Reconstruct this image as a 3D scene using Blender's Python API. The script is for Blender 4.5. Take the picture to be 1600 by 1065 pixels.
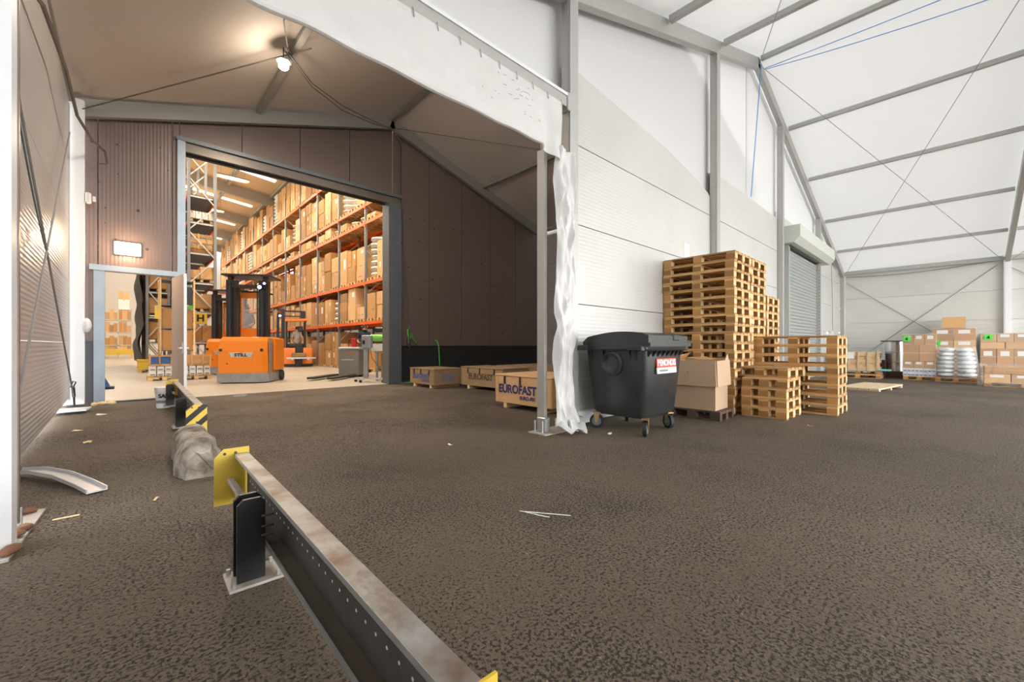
import bpy, bmesh, math, random
from mathutils import Vector, Matrix, noise
random.seed(7)
R = math.radians
SC = bpy.context.scene
COL = SC.collection
for _o in list(bpy.data.objects): bpy.data.objects.remove(_o)

# ------------------------------------------------------------------ camera, world, exposure
cd = bpy.data.cameras.new('camera'); cam = bpy.data.objects.new('camera', cd); COL.objects.link(cam)
cam.location = (0, 0, 1.12)
cam.rotation_euler = (R(90), 0, -math.atan2(.684573, .728944))
cd.sensor_width = 36; cd.lens = 36*648/1600; cd.shift_y = 6.5/1600
cd.clip_start = .05; cd.clip_end = 400
SC.camera = cam
wd = bpy.data.worlds.new('sky'); SC.world = wd; wd.use_nodes = True
nt = wd.node_tree; nt.nodes.clear()
bg = nt.nodes.new('ShaderNodeBackground'); wo = nt.nodes.new('ShaderNodeOutputWorld')
tc = nt.nodes.new('ShaderNodeTexCoord'); sx = nt.nodes.new('ShaderNodeSeparateXYZ'); cr = nt.nodes.new('ShaderNodeValToRGB')
cr.color_ramp.elements[0].position = 0.0; cr.color_ramp.elements[0].color = (1, .985, .955, 1)
cr.color_ramp.elements[1].position = .8; cr.color_ramp.elements[1].color = (.95, .965, 1, 1)
nt.links.new(tc.outputs['Generated'], sx.inputs[0]); nt.links.new(sx.outputs['Z'], cr.inputs[0])
nt.links.new(cr.outputs[0], bg.inputs[0]); nt.links.new(bg.outputs[0], wo.inputs[0])
bg.inputs[1].default_value = 9.3
SC.view_settings.view_transform = 'Standard'; SC.view_settings.look = 'None'
SC.view_settings.exposure = 0.0; SC.view_settings.gamma = 1.0; SC.view_settings.use_curve_mapping = False
SC.cycles.max_bounces = 10; SC.cycles.diffuse_bounces = 6; SC.cycles.glossy_bounces = 3
SC.cycles.transparent_max_bounces = 10; SC.cycles.transmission_bounces = 6
SC.cycles.use_denoising = True
SC.cycles.sample_clamp_indirect = 6.0

# ------------------------------------------------------------------ materials
M = {}
def mat(name, rgb, rough=.6, metal=0., var=0., tint=None, nscale=0., namt=.0, bump=0., bscale=None, stretch=None,
        translucent=0., emit=None, spec=.5, alpha=1., trans=0., coat=0.):
    """Principled material; var = per-object brightness spread, tint = second colour mixed in by noise."""
    m = bpy.data.materials.new(name); m.use_nodes = True; t = m.node_tree; n = t.nodes; L = t.links
    b = n['Principled BSDF']; out = n['Material Output']
    b.inputs['Roughness'].default_value = rough; b.inputs['Metallic'].default_value = metal
    b.inputs['Specular IOR Level'].default_value = spec
    if coat: b.inputs['Coat Weight'].default_value = coat
    c4 = (*rgb, 1)
    b.inputs['Base Color'].default_value = c4
    src = None
    vec = None
    if nscale or bump:
        co = n.new('ShaderNodeTexCoord'); oi = n.new('ShaderNodeObjectInfo')
        ad = n.new('ShaderNodeVectorMath'); ad.operation = 'ADD'
        mu = n.new('ShaderNodeVectorMath'); mu.operation = 'SCALE'
        cb = n.new('ShaderNodeCombineXYZ')
        for i in range(3): L.new(oi.outputs['Random'], cb.inputs[i])
        L.new(cb.outputs[0], mu.inputs[0]); mu.inputs['Scale'].default_value = 37.
        L.new(co.outputs['Object'], ad.inputs[0]); L.new(mu.outputs[0], ad.inputs[1])
        mp = n.new('ShaderNodeMapping'); L.new(ad.outputs[0], mp.inputs[0])
        if stretch: mp.inputs['Scale'].default_value = stretch
        vec = mp.outputs[0]
    if nscale:
        no = n.new('ShaderNodeTexNoise'); no.inputs['Scale'].default_value = nscale; no.inputs['Detail'].default_value = 6
        no.inputs['Roughness'].default_value = .6
        L.new(vec, no.inputs['Vector'])
        rp = n.new('ShaderNodeValToRGB'); rp.color_ramp.elements[0].position = .35; rp.color_ramp.elements[1].position = .68
        L.new(no.outputs['Fac'], rp.inputs[0])
        mx = n.new('ShaderNodeMix'); mx.data_type = 'RGBA'
        t2 = tint if tint else tuple(x*.6 for x in rgb)
        mx.inputs[6].default_value = c4; mx.inputs[7].default_value = (*t2, 1)
        ml = n.new('ShaderNodeMath'); ml.operation = 'MULTIPLY'; ml.inputs[1].default_value = namt
        L.new(rp.outputs[0], ml.inputs[0]); L.new(ml.outputs[0], mx.inputs[0])
        src = mx.outputs[2]
    if var:
        oi2 = n.new('ShaderNodeObjectInfo'); mr = n.new('ShaderNodeMapRange')
        mr.inputs['To Min'].default_value = 1-var; mr.inputs['To Max'].default_value = 1+var*.6
        L.new(oi2.outputs['Random'], mr.inputs['Value'])
        hv = n.new('ShaderNodeHueSaturation')
        L.new(mr.outputs[0], hv.inputs['Value'])
        if src: L.new(src, hv.inputs['Color'])
        else: hv.inputs['Color'].default_value = c4
        src = hv.outputs[0]
    if src: L.new(src, b.inputs['Base Color'])
    if bump:
        nb = n.new('ShaderNodeTexNoise'); nb.inputs['Scale'].default_value = bscale or nscale*2 or 40; nb.inputs['Detail'].default_value = 4
        L.new(vec, nb.inputs['Vector'])
        bp = n.new('ShaderNodeBump'); bp.inputs['Strength'].default_value = bump; bp.inputs['Distance'].default_value = .02
        L.new(nb.outputs['Fac'], bp.inputs['Height']); L.new(bp.outputs[0], b.inputs['Normal'])
    if emit:
        b.inputs['Emission Color'].default_value = (*emit[0], 1); b.inputs['Emission Strength'].default_value = emit[1]
    if alpha < 1: b.inputs['Alpha'].default_value = alpha
    if trans: b.inputs['Transmission Weight'].default_value = trans
    if translucent:
        tr = n.new('ShaderNodeBsdfTranslucent'); tr.inputs[0].default_value = (1, 1, .985, 1)
        ms = n.new('ShaderNodeMixShader'); ms.inputs[0].default_value = translucent
        L.new(b.outputs[0], ms.inputs[1]); L.new(tr.outputs[0], ms.inputs[2]); L.new(ms.outputs[0], out.inputs[0])
    M[name] = m
    return m

mat('fabric_white', (.70, .70, .69), .55, translucent=.052, nscale=1.2, namt=.12, tint=(.65, .65, .64))
mat('gable_fabric', (.74, .75, .76), .5, translucent=.17)
mat('tarp', (.68, .68, .68), .36, nscale=3, namt=.4, tint=(.56, .56, .55), bump=.35, bscale=6, translucent=.03)
mat('tarp_dirt', (.12, .12, .12), .8)
mat('roof_tan', (.50, .435, .385), .75, nscale=.8, namt=.25, tint=(.42, .365, .32))
mat('aluminium', (.47, .47, .455), .45, .45, nscale=8, namt=.15)
mat('aluminium_white', (.80, .82, .85), .4, .1)
mat('frame_dark', (.26, .25, .23), .5, .3)
mat('steel_galv', (.50, .51, .52), .45, .75, nscale=14, namt=.4, tint=(.34, .35, .36))
mat('steel_dark', (.05, .05, .052), .45, .3)
mat('black_paint', (.012, .012, .014), .35, 0)
mat('yellow_paint', (.72, .50, .055), .45, nscale=6, namt=.3, tint=(.62, .45, .08))
mat('wood_pallet', (.66, .40, .165), .75, var=.38, nscale=4, namt=.5, tint=(.40, .21, .075), stretch=(8, 1, 8), bump=.15, bscale=30)
mat('wood_block', (.48, .24, .075), .8, var=.4, nscale=5, namt=.4, tint=(.30, .14, .04))
mat('wood_end', (.80, .60, .33), .8, var=.18, nscale=9, namt=.3)
mat('wood_dark', (.115, .065, .05), .8, var=.2, nscale=6, namt=.5)
mat('wood_crate', (.34, .22, .12), .75, var=.1, nscale=3, namt=.5, tint=(.2, .125, .065), stretch=(1, 1, 6))
mat('wood_new', (.70, .43, .22), .7, var=.05, nscale=3, namt=.35, tint=(.52, .29, .13), stretch=(1, 1, 6))
mat('card', (.54, .285, .105), .8, var=.25, nscale=2, namt=.2, tint=(.44, .25, .1))
mat('card_pale', (.54, .375, .25), .75, var=.05, nscale=3, namt=.25, tint=(.46, .31, .2))
mat('tape', (.62, .42, .2), .35)
mat('paper_white', (.82, .82, .8), .7)
mat('sack', (.74, .71, .66), .55, var=.1, nscale=5, namt=.3, bump=.4, bscale=9)
mat('wrap', (.85, .86, .88), .18, alpha=.13, bump=.8, bscale=9)
mat('wrap_white', (.84, .85, .87), .25, nscale=6, namt=.4, tint=(.62, .64, .67), bump=.7, bscale=10)
mat('orange_beam', (.80, .13, .010), .45, var=.05)
mat('red_orange', (.7, .09, .02), .5)
mat('rack_grey', (.24, .25, .27), .45, .4)
mat('rack_brace', (.58, .57, .54), .45, .4)
mat('shelf_grey', (.13, .135, .15), .6, .3)
mat('truck_orange', (.86, .24, .012), .32, coat=.3)
mat('truck_grey', (.36, .38, .41), .4, .4, nscale=5, namt=.5, tint=(.2, .2, .2))
mat('truck_black', (.015, .015, .018), .4)
mat('rubber', (.02, .02, .021), .65)
mat('wheel_grey', (.16, .19, .22), .5)
mat('zinc_gold', (.50, .36, .17), .35, .8)
mat('bin_black', (.026, .028, .030), .30, nscale=3, namt=.6, tint=(.045, .048, .05), bump=.05, bscale=6)
mat('bin_lid', (.03, .033, .035), .4)
mat('sticker_red', (.80, .05, .03), .4)
mat('ink_blue', (.03, .035, .16), .6)
mat('ink_blue_pale', (.07, .12, .32), .7)
mat('ink_black', (.012, .012, .012), .6)
mat('ink_grey', (.2, .2, .2), .7)
mat('label_green', (.1, .75, .08), .5)
mat('green_strap', (.05, .42, .04), .5)
mat('green_roll', (.2, .6, .1), .4)
mat('blue_rope', (.1, .33, .75), .5)
mat('blue_plastic', (.02, .12, .4), .45)
mat('teal', (.15, .55, .55), .5)
mat('cable_dark', (.09, .075, .06), .55)
mat('cable_grey', (.28, .27, .26), .45, .3)
mat('cable_green', (.12, .18, .17), .5)
mat('concrete', (.38, .335, .275), .9, nscale=6, namt=1.0, tint=(.085, .068, .048), bump=1.0, bscale=18)
mat('stone_rust', (.22, .10, .05), .8, var=.2, nscale=8, namt=.6, tint=(.10, .05, .03), bump=.4, bscale=12)
mat('base_plate', (.50, .47, .43), .6, .3, nscale=9, namt=.6, tint=(.3, .22, .16))
mat('brown_panel', (.150, .106, .090), .42, .15, nscale=.7, namt=.4, tint=(.118, .083, .070))
mat('panel_spot', (.035, .024, .022), .6)
mat('base_black', (.012, .012, .013), .7)
mat('base_grey', (.065, .07, .085), .6)
mat('jamb', (.115, .13, .14), .4, .3, nscale=4, namt=.35, tint=(.17, .18, .19))
mat('jamb_blue', (.25, .30, .35), .35, .4, nscale=3, namt=.4, tint=(.36, .40, .45))
mat('header_face', (.14, .115, .095), .35, .3, nscale=2, namt=.5, tint=(.2, .17, .14))
mat('door_leaf', (.36, .28, .24), .4)
mat('wh_wall', (.74, .72, .68), .7)
mat('wh_roof', (.66, .47, .28), .7)
mat('wh_beam', (.36, .33, .28), .6)
mat('skin', (.46, .25, .17), .55); mat('hair', (.03, .02, .015), .7)
mat('cloth_dark', (.018, .025, .045), .85); mat('cloth_grey', (.16, .17, .19), .85); mat('cloth_white', (.6, .58, .56), .85); mat('cloth_red', (.5, .06, .04), .8)
mat('glass', (.8, .85, .88), .05, alpha=.22)
mat('steel_light', (.62, .63, .64), .35, .6)
mat('cabinet', (.24, .24, .235), .4, .4, nscale=2, namt=.3)
mat('shutter', (.40, .43, .43), .4, .3)
mat('shutter_box', (.62, .65, .60), .45)
mat('white_plastic', (.75, .76, .77), .4)
mat('blue_led', (.2, .4, 1), .3, emit=((.25, .45, 1), 14))
mat('lamp_glow', (1, .95, .85), .3, emit=((1, .86, .66), 90))
mat('bulkhead_glow', (1, .9, .8), .3, emit=((1, .72, .45), 26))
mat('led_strip', (1, .98, .9), .3, emit=((1, .94, .82), 7))
mat('skylight', (1, 1, .95), .3, emit=((1, .96, .86), 4))
mat('red_plastic', (.45, .02, .02), .4)
mat('chrome_tin', (.6, .6, .62), .25, .9)
mat('planks', (.68, .52, .33), .7, var=.1, nscale=4, namt=.4, stretch=(1, 8, 8))

def ribbed(name, rgb, axis, pitch, strength, rough=.35, metal=.1, vary=None):
    """sheet with a fine lined relief (micro ribs) along one axis, object coordinates"""
    m = mat(name, rgb, rough, metal, nscale=.6, namt=.25 if vary is None else .6, tint=vary)
    t = m.node_tree; n = t.nodes; L = t.links; b = n['Principled BSDF']
    g = n.new('ShaderNodeNewGeometry'); s = n.new('ShaderNodeSeparateXYZ'); L.new(g.outputs['Position'], s.inputs[0])
    ml = n.new('ShaderNodeMath'); ml.operation = 'MULTIPLY'; ml.inputs[1].default_value = 2*math.pi/pitch
    L.new(s.outputs[axis], ml.inputs[0])
    si = n.new('ShaderNodeMath'); si.operation = 'SINE'; L.new(ml.outputs[0], si.inputs[0])
    bp = n.new('ShaderNodeBump'); bp.inputs['Strength'].default_value = strength; bp.inputs['Distance'].default_value = .006
    L.new(si.outputs[0], bp.inputs['Height']); L.new(bp.outputs[0], b.inputs['Normal'])
    return m
ribbed('panel_white', (.61, .615, .60), 'Z', .055, .18, .38)
ribbed('panel_left', (.46, .43, .41), 'Z', .055, .35, .33, .25, (.38, .35, .33))
ribbed('panel_right', (.66, .67, .635), 'Z', .16, .25, .45)
ribbed('brown_rib', (.150, .108, .096), 'X', .06, .22, .40, .15)

def asphalt():
    m = bpy.data.materials.new('asphalt'); m.use_nodes = True; t = m.node_tree; n = t.nodes; L = t.links
    b = n['Principled BSDF']; g = n.new('ShaderNodeNewGeometry')
    def noise(sc, det=4, ro=.6):
        x = n.new('ShaderNodeTexNoise'); x.inputs['Scale'].default_value = sc; x.inputs['Detail'].default_value = det
        x.inputs['Roughness'].default_value = ro; L.new(g.outputs['Position'], x.inputs['Vector']); return x.outputs['Fac']
    def ramp(f, p0, c0, p1, c1):
        r = n.new('ShaderNodeValToRGB'); e = r.color_ramp.elements
        e[0].position = p0; e[0].color = (*c0, 1); e[1].position = p1; e[1].color = (*c1, 1); L.new(f, r.inputs[0]); return r.outputs[0]
    def mix(fac, a, c, mode='MIX'):
        x = n.new('ShaderNodeMix'); x.data_type = 'RGBA'; x.blend_type = mode
        if isinstance(fac, float): x.inputs[0].default_value = fac
        else: L.new(fac, x.inputs[0])
        L.new(a, x.inputs[6]); L.new(c, x.inputs[7]); return x.outputs[2]
    def math_(op, a, c):
        x = n.new('ShaderNodeMath'); x.operation = op
        for i, q in enumerate((a, c)):
            if isinstance(q, (int, float)): x.inputs[i].default_value = q
            else: L.new(q, x.inputs[i])
        return x.outputs[0]
    big = ramp(noise(.45, 3), .35, (.126, .094, .063), .7, (.200, .155, .109))
    fine = ramp(noise(160, 3), .3, (.80, .80, .80), .7, (1.2, 1.2, 1.2))
    c = mix(1.0, big, fine, 'MULTIPLY')
    # pits between stones: dirt and shade painted by thresholded grain, denser in worn patches
    patch = math_('MULTIPLY', noise(.9, 4), .34)
    pit = ramp(math_('ADD', noise(64, 4, .6), patch), .695, (0, 0, 0), .785, (1, 1, 1))
    dk = n.new('ShaderNodeRGB'); dk.outputs[0].default_value = (.036, .027, .020, 1)
    c = mix(pit, c, dk.outputs[0])
    vo = n.new('ShaderNodeTexVoronoi'); vo.inputs['Scale'].default_value = 60; L.new(g.outputs['Position'], vo.inputs['Vector'])
    peb = ramp(vo.outputs['Distance'], .12, (1, 1, 1), .32, (0, 0, 0))
    sel = n.new('ShaderNodeSeparateColor'); L.new(vo.outputs['Color'], sel.inputs[0])
    pm = math_('MULTIPLY', math_('GREATER_THAN', sel.outputs[0], .955), peb)
    red = n.new('ShaderNodeRGB'); red.outputs[0].default_value = (.34, .25, .17, 1)
    c = mix(pm, c, red.outputs[0])
    L.new(c, b.inputs['Base Color'])
    b.inputs['Roughness'].default_value = .72
    b.inputs['Specular IOR Level'].default_value = .4
    h = math_('SUBTRACT', math_('MULTIPLY', noise(70, 4, .7), .5), pit)
    h = math_('ADD', h, math_('MULTIPLY', noise(6, 3), 1.6))
    bp = n.new('ShaderNodeBump'); bp.inputs['Strength'].default_value = 1.0; bp.inputs['Distance'].default_value = .03
    L.new(h, bp.inputs['Height']); L.new(bp.outputs[0], b.inputs['Normal'])
    M['asphalt'] = m
asphalt()
mat('wh_floor', (.46, .41, .34), .45, nscale=1.2, namt=.4, tint=(.39, .34, .27))
mat('rail_top', (.40, .40, .40), .42, .55, nscale=6, namt=1.0, tint=(.20, .14, .095), bump=.1, bscale=40)
mat('rail_web', (.13, .12, .11), .5, .4, nscale=6, namt=.6, tint=(.065, .052, .042))
mat('rail_dirt', (.085, .065, .05), .85)

# ------------------------------------------------------------------ geometry helpers
class MB:
    """collects shapes; build() links them as ONE mesh object"""
    def __init__(s): s.v = []; s.f = []; s.mi = []; s.cur = 0; s.mats = []
    def use(s, m):
        if m not in s.mats: s.mats.append(m)
        s.cur = s.mats.index(m); return s
    def add(s, vs, fs):
        k = len(s.v); s.v += [tuple(v) for v in vs]
        for f in fs: s.f.append([i+k for i in f]); s.mi.append(s.cur)
        return s
    def box(s, x0, x1, y0, y1, z0, z1, mtx=None):
        vs = [Vector((x, y, z)) for z in (z0, z1) for (x, y) in ((x0, y0), (x1, y0), (x1, y1), (x0, y1))]
        if mtx: vs = [mtx @ v for v in vs]
        return s.add(vs, [(0, 3, 2, 1), (4, 5, 6, 7), (0, 1, 5, 4), (1, 2, 6, 5), (2, 3, 7, 6), (3, 0, 4, 7)])
    def bbox(s, x0, x1, y0, y1, z0, z1, b=.01, mtx=None):
        """box with chamfered vertical edges and top"""
        pts = [(x0+b, y0), (x1-b, y0), (x1, y0+b), (x1, y1-b), (x1-b, y1), (x0+b, y1), (x0, y1-b), (x0, y0+b)]
        cx, cy = (x0+x1)/2, (y0+y1)/2
        def ring(z, ins): return [(px+(ins if px < cx else -ins), py+(ins if py < cy else -ins), z) for px, py in pts]
        rings = [ring(z0, b), ring(z0+b, 0), ring(z1-b, 0), ring(z1, b)]
        return s.loft(rings, mtx=mtx)
    def loft(s, rings, cap=True, closed=True, mtx=None):
        n = len(rings[0]); vs = [Vector(p) for r in rings for p in r]
        if mtx: vs = [mtx @ v for v in vs]
        fs = []
        for i in range(len(rings)-1):
            for j in range(n if closed else n-1):
                k = (j+1) % n; fs.append((i*n+j, i*n+k, (i+1)*n+k, (i+1)*n+j))
        if cap: fs.append(tuple(range(n-1, -1, -1))); fs.append(tuple((len(rings)-1)*n+j for j in range(n)))
        return s.add(vs, fs)
    def tube(s, pts, r, n=6, cap=True):
        pts = [Vector(p) for p in pts]; rings = []
        for i, p in enumerate(pts):
            d = (pts[min(i+1, len(pts)-1)]-pts[max(i-1, 0)]).normalized()
            u = d.cross(Vector((0, 0, 1)) if abs(d.z) < .9 else Vector((1, 0, 0))).normalized(); w = d.cross(u)
            rr = r[i] if isinstance(r, (list, tuple)) else r
            rings.append([p+u*rr*math.cos(a*2*math.pi/n)+w*rr*math.sin(a*2*math.pi/n) for a in range(n)])
        return s.loft(rings, cap)
    def beam(s, p, q, w, h, up=(0, 0, 1)):
        """rectangular bar from p to q, w wide across, h high (top edge on the line)"""
        p, q = Vector(p), Vector(q); d = (q-p).normalized(); up = Vector(up)
        sd = d.cross(up).normalized(); u = sd.cross(d).normalized()
        rings = [[c+sd*w/2, c-sd*w/2, c-sd*w/2-u*h, c+sd*w/2-u*h] for c in (p, q)]
        return s.loft(rings)
    def prism(s, poly, axis, a0, a1, mtx=None):
        """polygon (2D) extruded along axis 'x','y','z'"""
        def P(u, v, w): return {'x': (w, u, v), 'y': (u, w, v), 'z': (u, v, w)}[axis]
        return s.loft([[P(u, v, a0) for u, v in poly], [P(u, v, a1) for u, v in poly]], mtx=mtx)
    def cyl(s, c, r, a0, a1, axis='z', n=16, r1=None, mtx=None):
        r1 = r if r1 is None else r1
        def P(u, v, w): return {'x': (c[0]+w, c[1]+u, c[2]+v), 'y': (c[0]+u, c[1]+w, c[2]+v), 'z': (c[0]+u, c[1]+v, c[2]+w)}[axis]
        rg = lambda rad, w: [P(rad*math.cos(i*2*math.pi/n), rad*math.sin(i*2*math.pi/n), w) for i in range(n)]
        return s.loft([rg(r, a0), rg(r1, a1)], mtx=mtx)
    def grid(s, nu, nv, fn):
        vs = [fn(i/nu, j/nv) for j in range(nv+1) for i in range(nu+1)]
        fs = [(j*(nu+1)+i, j*(nu+1)+i+1, (j+1)*(nu+1)+i+1, (j+1)*(nu+1)+i) for j in range(nv) for i in range(nu)]
        return s.add(vs, fs)
    def ball(s, c, rx, ry, rz, n=10, m=6, jit=0., mtx=None):
        rings = []
        for i in range(m+1):
            a = -math.pi/2+math.pi*(.02+.96*i/m)
            rings.append([(c[0]+rx*math.cos(a)*math.cos(j*2*math.pi/n)*(1+random.uniform(-jit, jit)), c[1]+ry*math.cos(a)*math.sin(j*2*math.pi/n)*(1+random.uniform(-jit, jit)), c[2]+rz*math.sin(a)*(1+random.uniform(-jit, jit))) for j in range(n)])
        return s.loft(rings, mtx=mtx)
    def mesh(s, name, m=None, smooth=False):
        me = bpy.data.meshes.new(name); me.from_pydata(s.v, [], s.f)
        ml = s.mats if s.mats else [m]
        for x in ml: me.materials.append(M[x] if isinstance(x, str) else x)
        if len(ml) > 1: me.polygons.foreach_set('material_index', s.mi)
        if smooth: me.polygons.foreach_set('use_smooth', [True]*len(me.polygons))
        bm = bmesh.new(); bm.from_mesh(me); bmesh.ops.recalc_face_normals(bm, faces=bm.faces); bm.to_mesh(me); bm.free()
        if smooth: me.set_sharp_from_angle(angle=R(38))
        me.update(); return me
    def build(s, name, m=None, parent=None, smooth=False, label=None):
        return inst(name, s.mesh(name, m, smooth), parent, label=label)
def inst(name, me, parent=None, loc=(0, 0, 0), rz=0., rx=0., ry=0., label=None):
    o = bpy.data.objects.new(name, me); COL.objects.link(o)
    o.location = loc; o.rotation_euler = (rx, ry, rz); o.parent = parent
    if label: o['label'] = label
    return o
def tag(o, label, cat, group=None):
    o['label'] = label; o['category'] = cat
    if group: o['group'] = group
    return o
def thing(name, label, cat, loc=(0, 0, 0), rz=0., group=None, rx=0.):
    o = inst(name, None, None, loc, rz, rx); o.empty_display_size = .1
    return tag(o, label, cat, group)
def struct(o): o['kind'] = 'structure'; return o
def srt(name, loc=(0, 0, 0)): return struct(inst(name, None, None, loc))
def copy_thing(root, loc, rz, label, group=None):
    r = root.copy(); COL.objects.link(r); r.location = loc; r.rotation_euler = (r.rotation_euler[0], r.rotation_euler[1], rz); r['label'] = label
    if group: r['group'] = group
    for ch in list(root.children):
        c = ch.copy(); COL.objects.link(c); c.parent = r
        for g in list(ch.children):
            d = g.copy(); COL.objects.link(d); d.parent = c
    return r
def text_mesh(s, size, name, m, depth=.002, align='CENTER', bold=0.):
    cu = bpy.data.curves.new('txt', 'FONT'); cu.body = s; cu.size = size; cu.extrude = depth; cu.align_x = align; cu.align_y = 'CENTER'; cu.offset = bold
    o = bpy.data.objects.new('txt', cu); COL.objects.link(o)
    bpy.context.view_layer.update()
    me = bpy.data.meshes.new_from_object(o.evaluated_get(bpy.context.evaluated_depsgraph_get()))
    bpy.data.objects.remove(o); me.name = name; me.materials.clear(); me.materials.append(M[m]); return me
def sstep(t): t = max(0., min(1., t)); return t*t*(3-2*t)
WF = -.05                                           # warehouse floor level
def G(x, y):
    if y > 3.6: return WF*sstep((y-3.6)/8.1)
    return -.16*sstep((x-9)/12)
ORD = ['lowest', 'second', 'third', 'fourth', 'fifth', 'sixth', 'seventh', 'eighth', 'ninth', 'tenth', 'eleventh', 'twelfth', 'thirteenth', 'fourteenth', 'fifteenth', 'sixteenth', 'seventeenth', 'topmost']

# ================================================================== THE SETTING
def gr(u, v):
    x = -14+50*u; y = -42+53.75*v
    return (x, y, G(x, y))
struct(MB().grid(100, 108, gr).build('floor', 'asphalt', smooth=True))
struct(MB().box(-8, 24, 11.76, 64, WF-.2, WF).build('floor', 'wh_floor'))

# ---- big hall: gable on Y=3.6, eaves at X=-.6 and 24.6, ridge X=12.2
AX, AZ, SL = 12.2, 8.62, .338
def RZ(x): return AZ-SL*abs(x-AX)
EL, ER = -.6, 24.6
YB = -11.3
roof = srt('ceiling')
for a, b in ((EL-.1, AX), (AX, ER+.1)):
    def rf(u, v, a=a, b=b):
        x = a+(b-a)*u; y = 3.75+(YB-3.75)*v
        return (x, y, RZ(x)+.12-.05*math.sin(math.pi*((-y+3.6)/4.97 % 1))*math.sin(u*math.pi))
    MB().grid(10, 40, rf).build('roof_sheet', 'fabric_white', roof, smooth=True)
FY = [3.55-4.95*i for i in range(4)]
PX = [-.5, 2.1, 4.6, 7.1, 9.65, 12.2, 14.85, 17.4, 20.1, 22.5, 24.5]
for k, x in enumerate(PX):
    for i in range(3):
        MB().box(x-.05, x+.05, FY[i+1]+.1, FY[i]-.1, RZ(x)-.05, RZ(x)+.06).build('purlin', 'aluminium', roof)
for y in FY:
    for a, b in ((EL, AX), (AX, ER)):
        MB().beam((a, y, RZ(a)+.05), (b, y, RZ(b)+.05), .12, .27).build('rafter', 'aluminium', roof)
cols = srt('trim_1')
def column(x, y, z0, z1, m='aluminium', w=.17, d=.15, parent=cols, name='column'):
    c = MB().box(x-w/2, x+w/2, y-d/2, y+d/2, z0, z1).box(x-w/2-.012, x+w/2+.012, y-d/2+.03, y+d/2-.03, z0, z1).build(name, m, parent)
    return c
GX = [4.42, 9.42, 14.42, 19.5]
for x in GX: column(x, 3.56, G(x, 3), RZ(x)-.1, 'aluminium')
column(24.5, 3.56, G(24, 0), RZ(24.5))
MB().box(-.585, -.50, 3.47, 3.63, 0, RZ(-.5)).build('column', 'aluminium_white', cols); MB().box(-.50, -.485, 3.50, 3.63, 0, RZ(-.5)).build('column_groove', 'frame_dark', cols)
MB().box(-.485, -.435, 3.47, 3.63, 0, RZ(-.5)).build('column', 'aluminium_white', cols); MB().box(-.45, -.432, 3.66, 3.70, .1, RZ(-.5)).build('seal_strip', 'header_face', cols)
for y in FY[1:]:
    column(24.47, y, G(24, 0), RZ(24.5), 'aluminium_white', .2, .2)
    column(-.5, y, 0, RZ(-.5), 'aluminium_white', .2, .2)
# eave beams
MB().box(24.35, 24.5, YB, 3.5, 4.35, 4.47).build('eave_beam', 'aluminium', cols)
# gable panels (rows of insulated sheets between columns, joints recessed)
wg = srt('wall_gable')
ZJ = [.03, 1.70, 2.82, 3.94, 5.06]
def gpanel(x0, x1, z0, z1, top=None):
    g = .006
    if top: poly = [(x0, z0+g), (x1, z0+g)]+top
    else: poly = [(x0, z0+g), (x1, z0+g), (x1, z1-g), (x0, z1-g)]
    MB().prism(poly, 'y', 3.63, 3.71).build('panel', 'panel_white', wg)
bx = [4.46, 9.33, 9.51, 14.33, 14.51, 19.41, 19.6, 24.4]
for b in range(4):
    x0, x1 = bx[2*b], bx[2*b+1]; zb = G(x0, 3)+.02
    rows = [zb, .62, 1.70, 2.82, 3.94]
    for r in range(4):
        z0, z1 = rows[r], rows[r+1]
        if b == 2:
            if r < 3: gpanel(15.05-.5, 15.12, z0, z1)
            else: gpanel(x0, 15.2, z0, z1)
        else: gpanel(x0, x1, z0, z1)
    if b == 0: gpanel(x0, x1, 3.94, 0, [(x1, 4.34), (9.22, 4.40), (8.2, 4.62), (7.4, 4.74), (x0, 4.99)])
    elif b == 1: gpanel(x0, x1, 3.94, 0, [(x1, 4.93), (x0, 4.95)])
    elif b == 3: gpanel(x0, x1, 3.94, 0, [(x1, 4.4), (x0, 4.95)])
MB().box(14.51, 24.3, 3.72, 3.74, 0, 5.2).box(15.12, 19.4, 3.74, 3.9, 4.0, 5.0).build('backing', 'panel_white', wg)
# white fabric above the panels, one sheet per bay
wf = srt('wall_gable_fabric')
fb = [(-.6, 4.42), (4.42, 9.42), (9.42, 14.42), (14.42, 19.5), (19.5, 24.6)]
for i, (a, b) in enumerate(fb):
    zb = 4.42 if i == 0 else 3.2
    top = [(b, RZ(b)+.11)]+([(AX, RZ(AX)+.11)] if a < AX < b else [])+[(a, RZ(a)+.11)]
    MB().prism([(a, zb), (b, zb)]+top, 'y', 3.735, 3.74).build('fabric_sheet', 'gable_fabric', wf)
MB().box(11.93, 12.02, 3.728, 3.735, 5.02, 8.4).build('seam', 'fabric_white', wf)
# right side wall
wr = srt('wall_right')
ys = [3.5]+[y for y in FY[1:]]
for i in range(3):
    a, b = FY[i+1]+.1, FY[i]-.1; zb = G(24.5, 0)
    rows = [zb+.02, 1.0, 2.12, 3.24, 4.36]
    for r in range(4): MB().box(24.58, 24.66, a, b, rows[r]+.005, rows[r+1]-.005).build('panel', 'panel_right', wr)
struct(MB().box(24.72, 24.75, YB, 3.6, -.3, 4.6).build('trim_2', 'panel_right'))
# left side of the hall, behind the camera: fabric wall
struct(MB().box(-.72, -.70, YB, 3.42, .05, 4.3).build('wall_left_fabric', 'fabric_white'))

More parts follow.
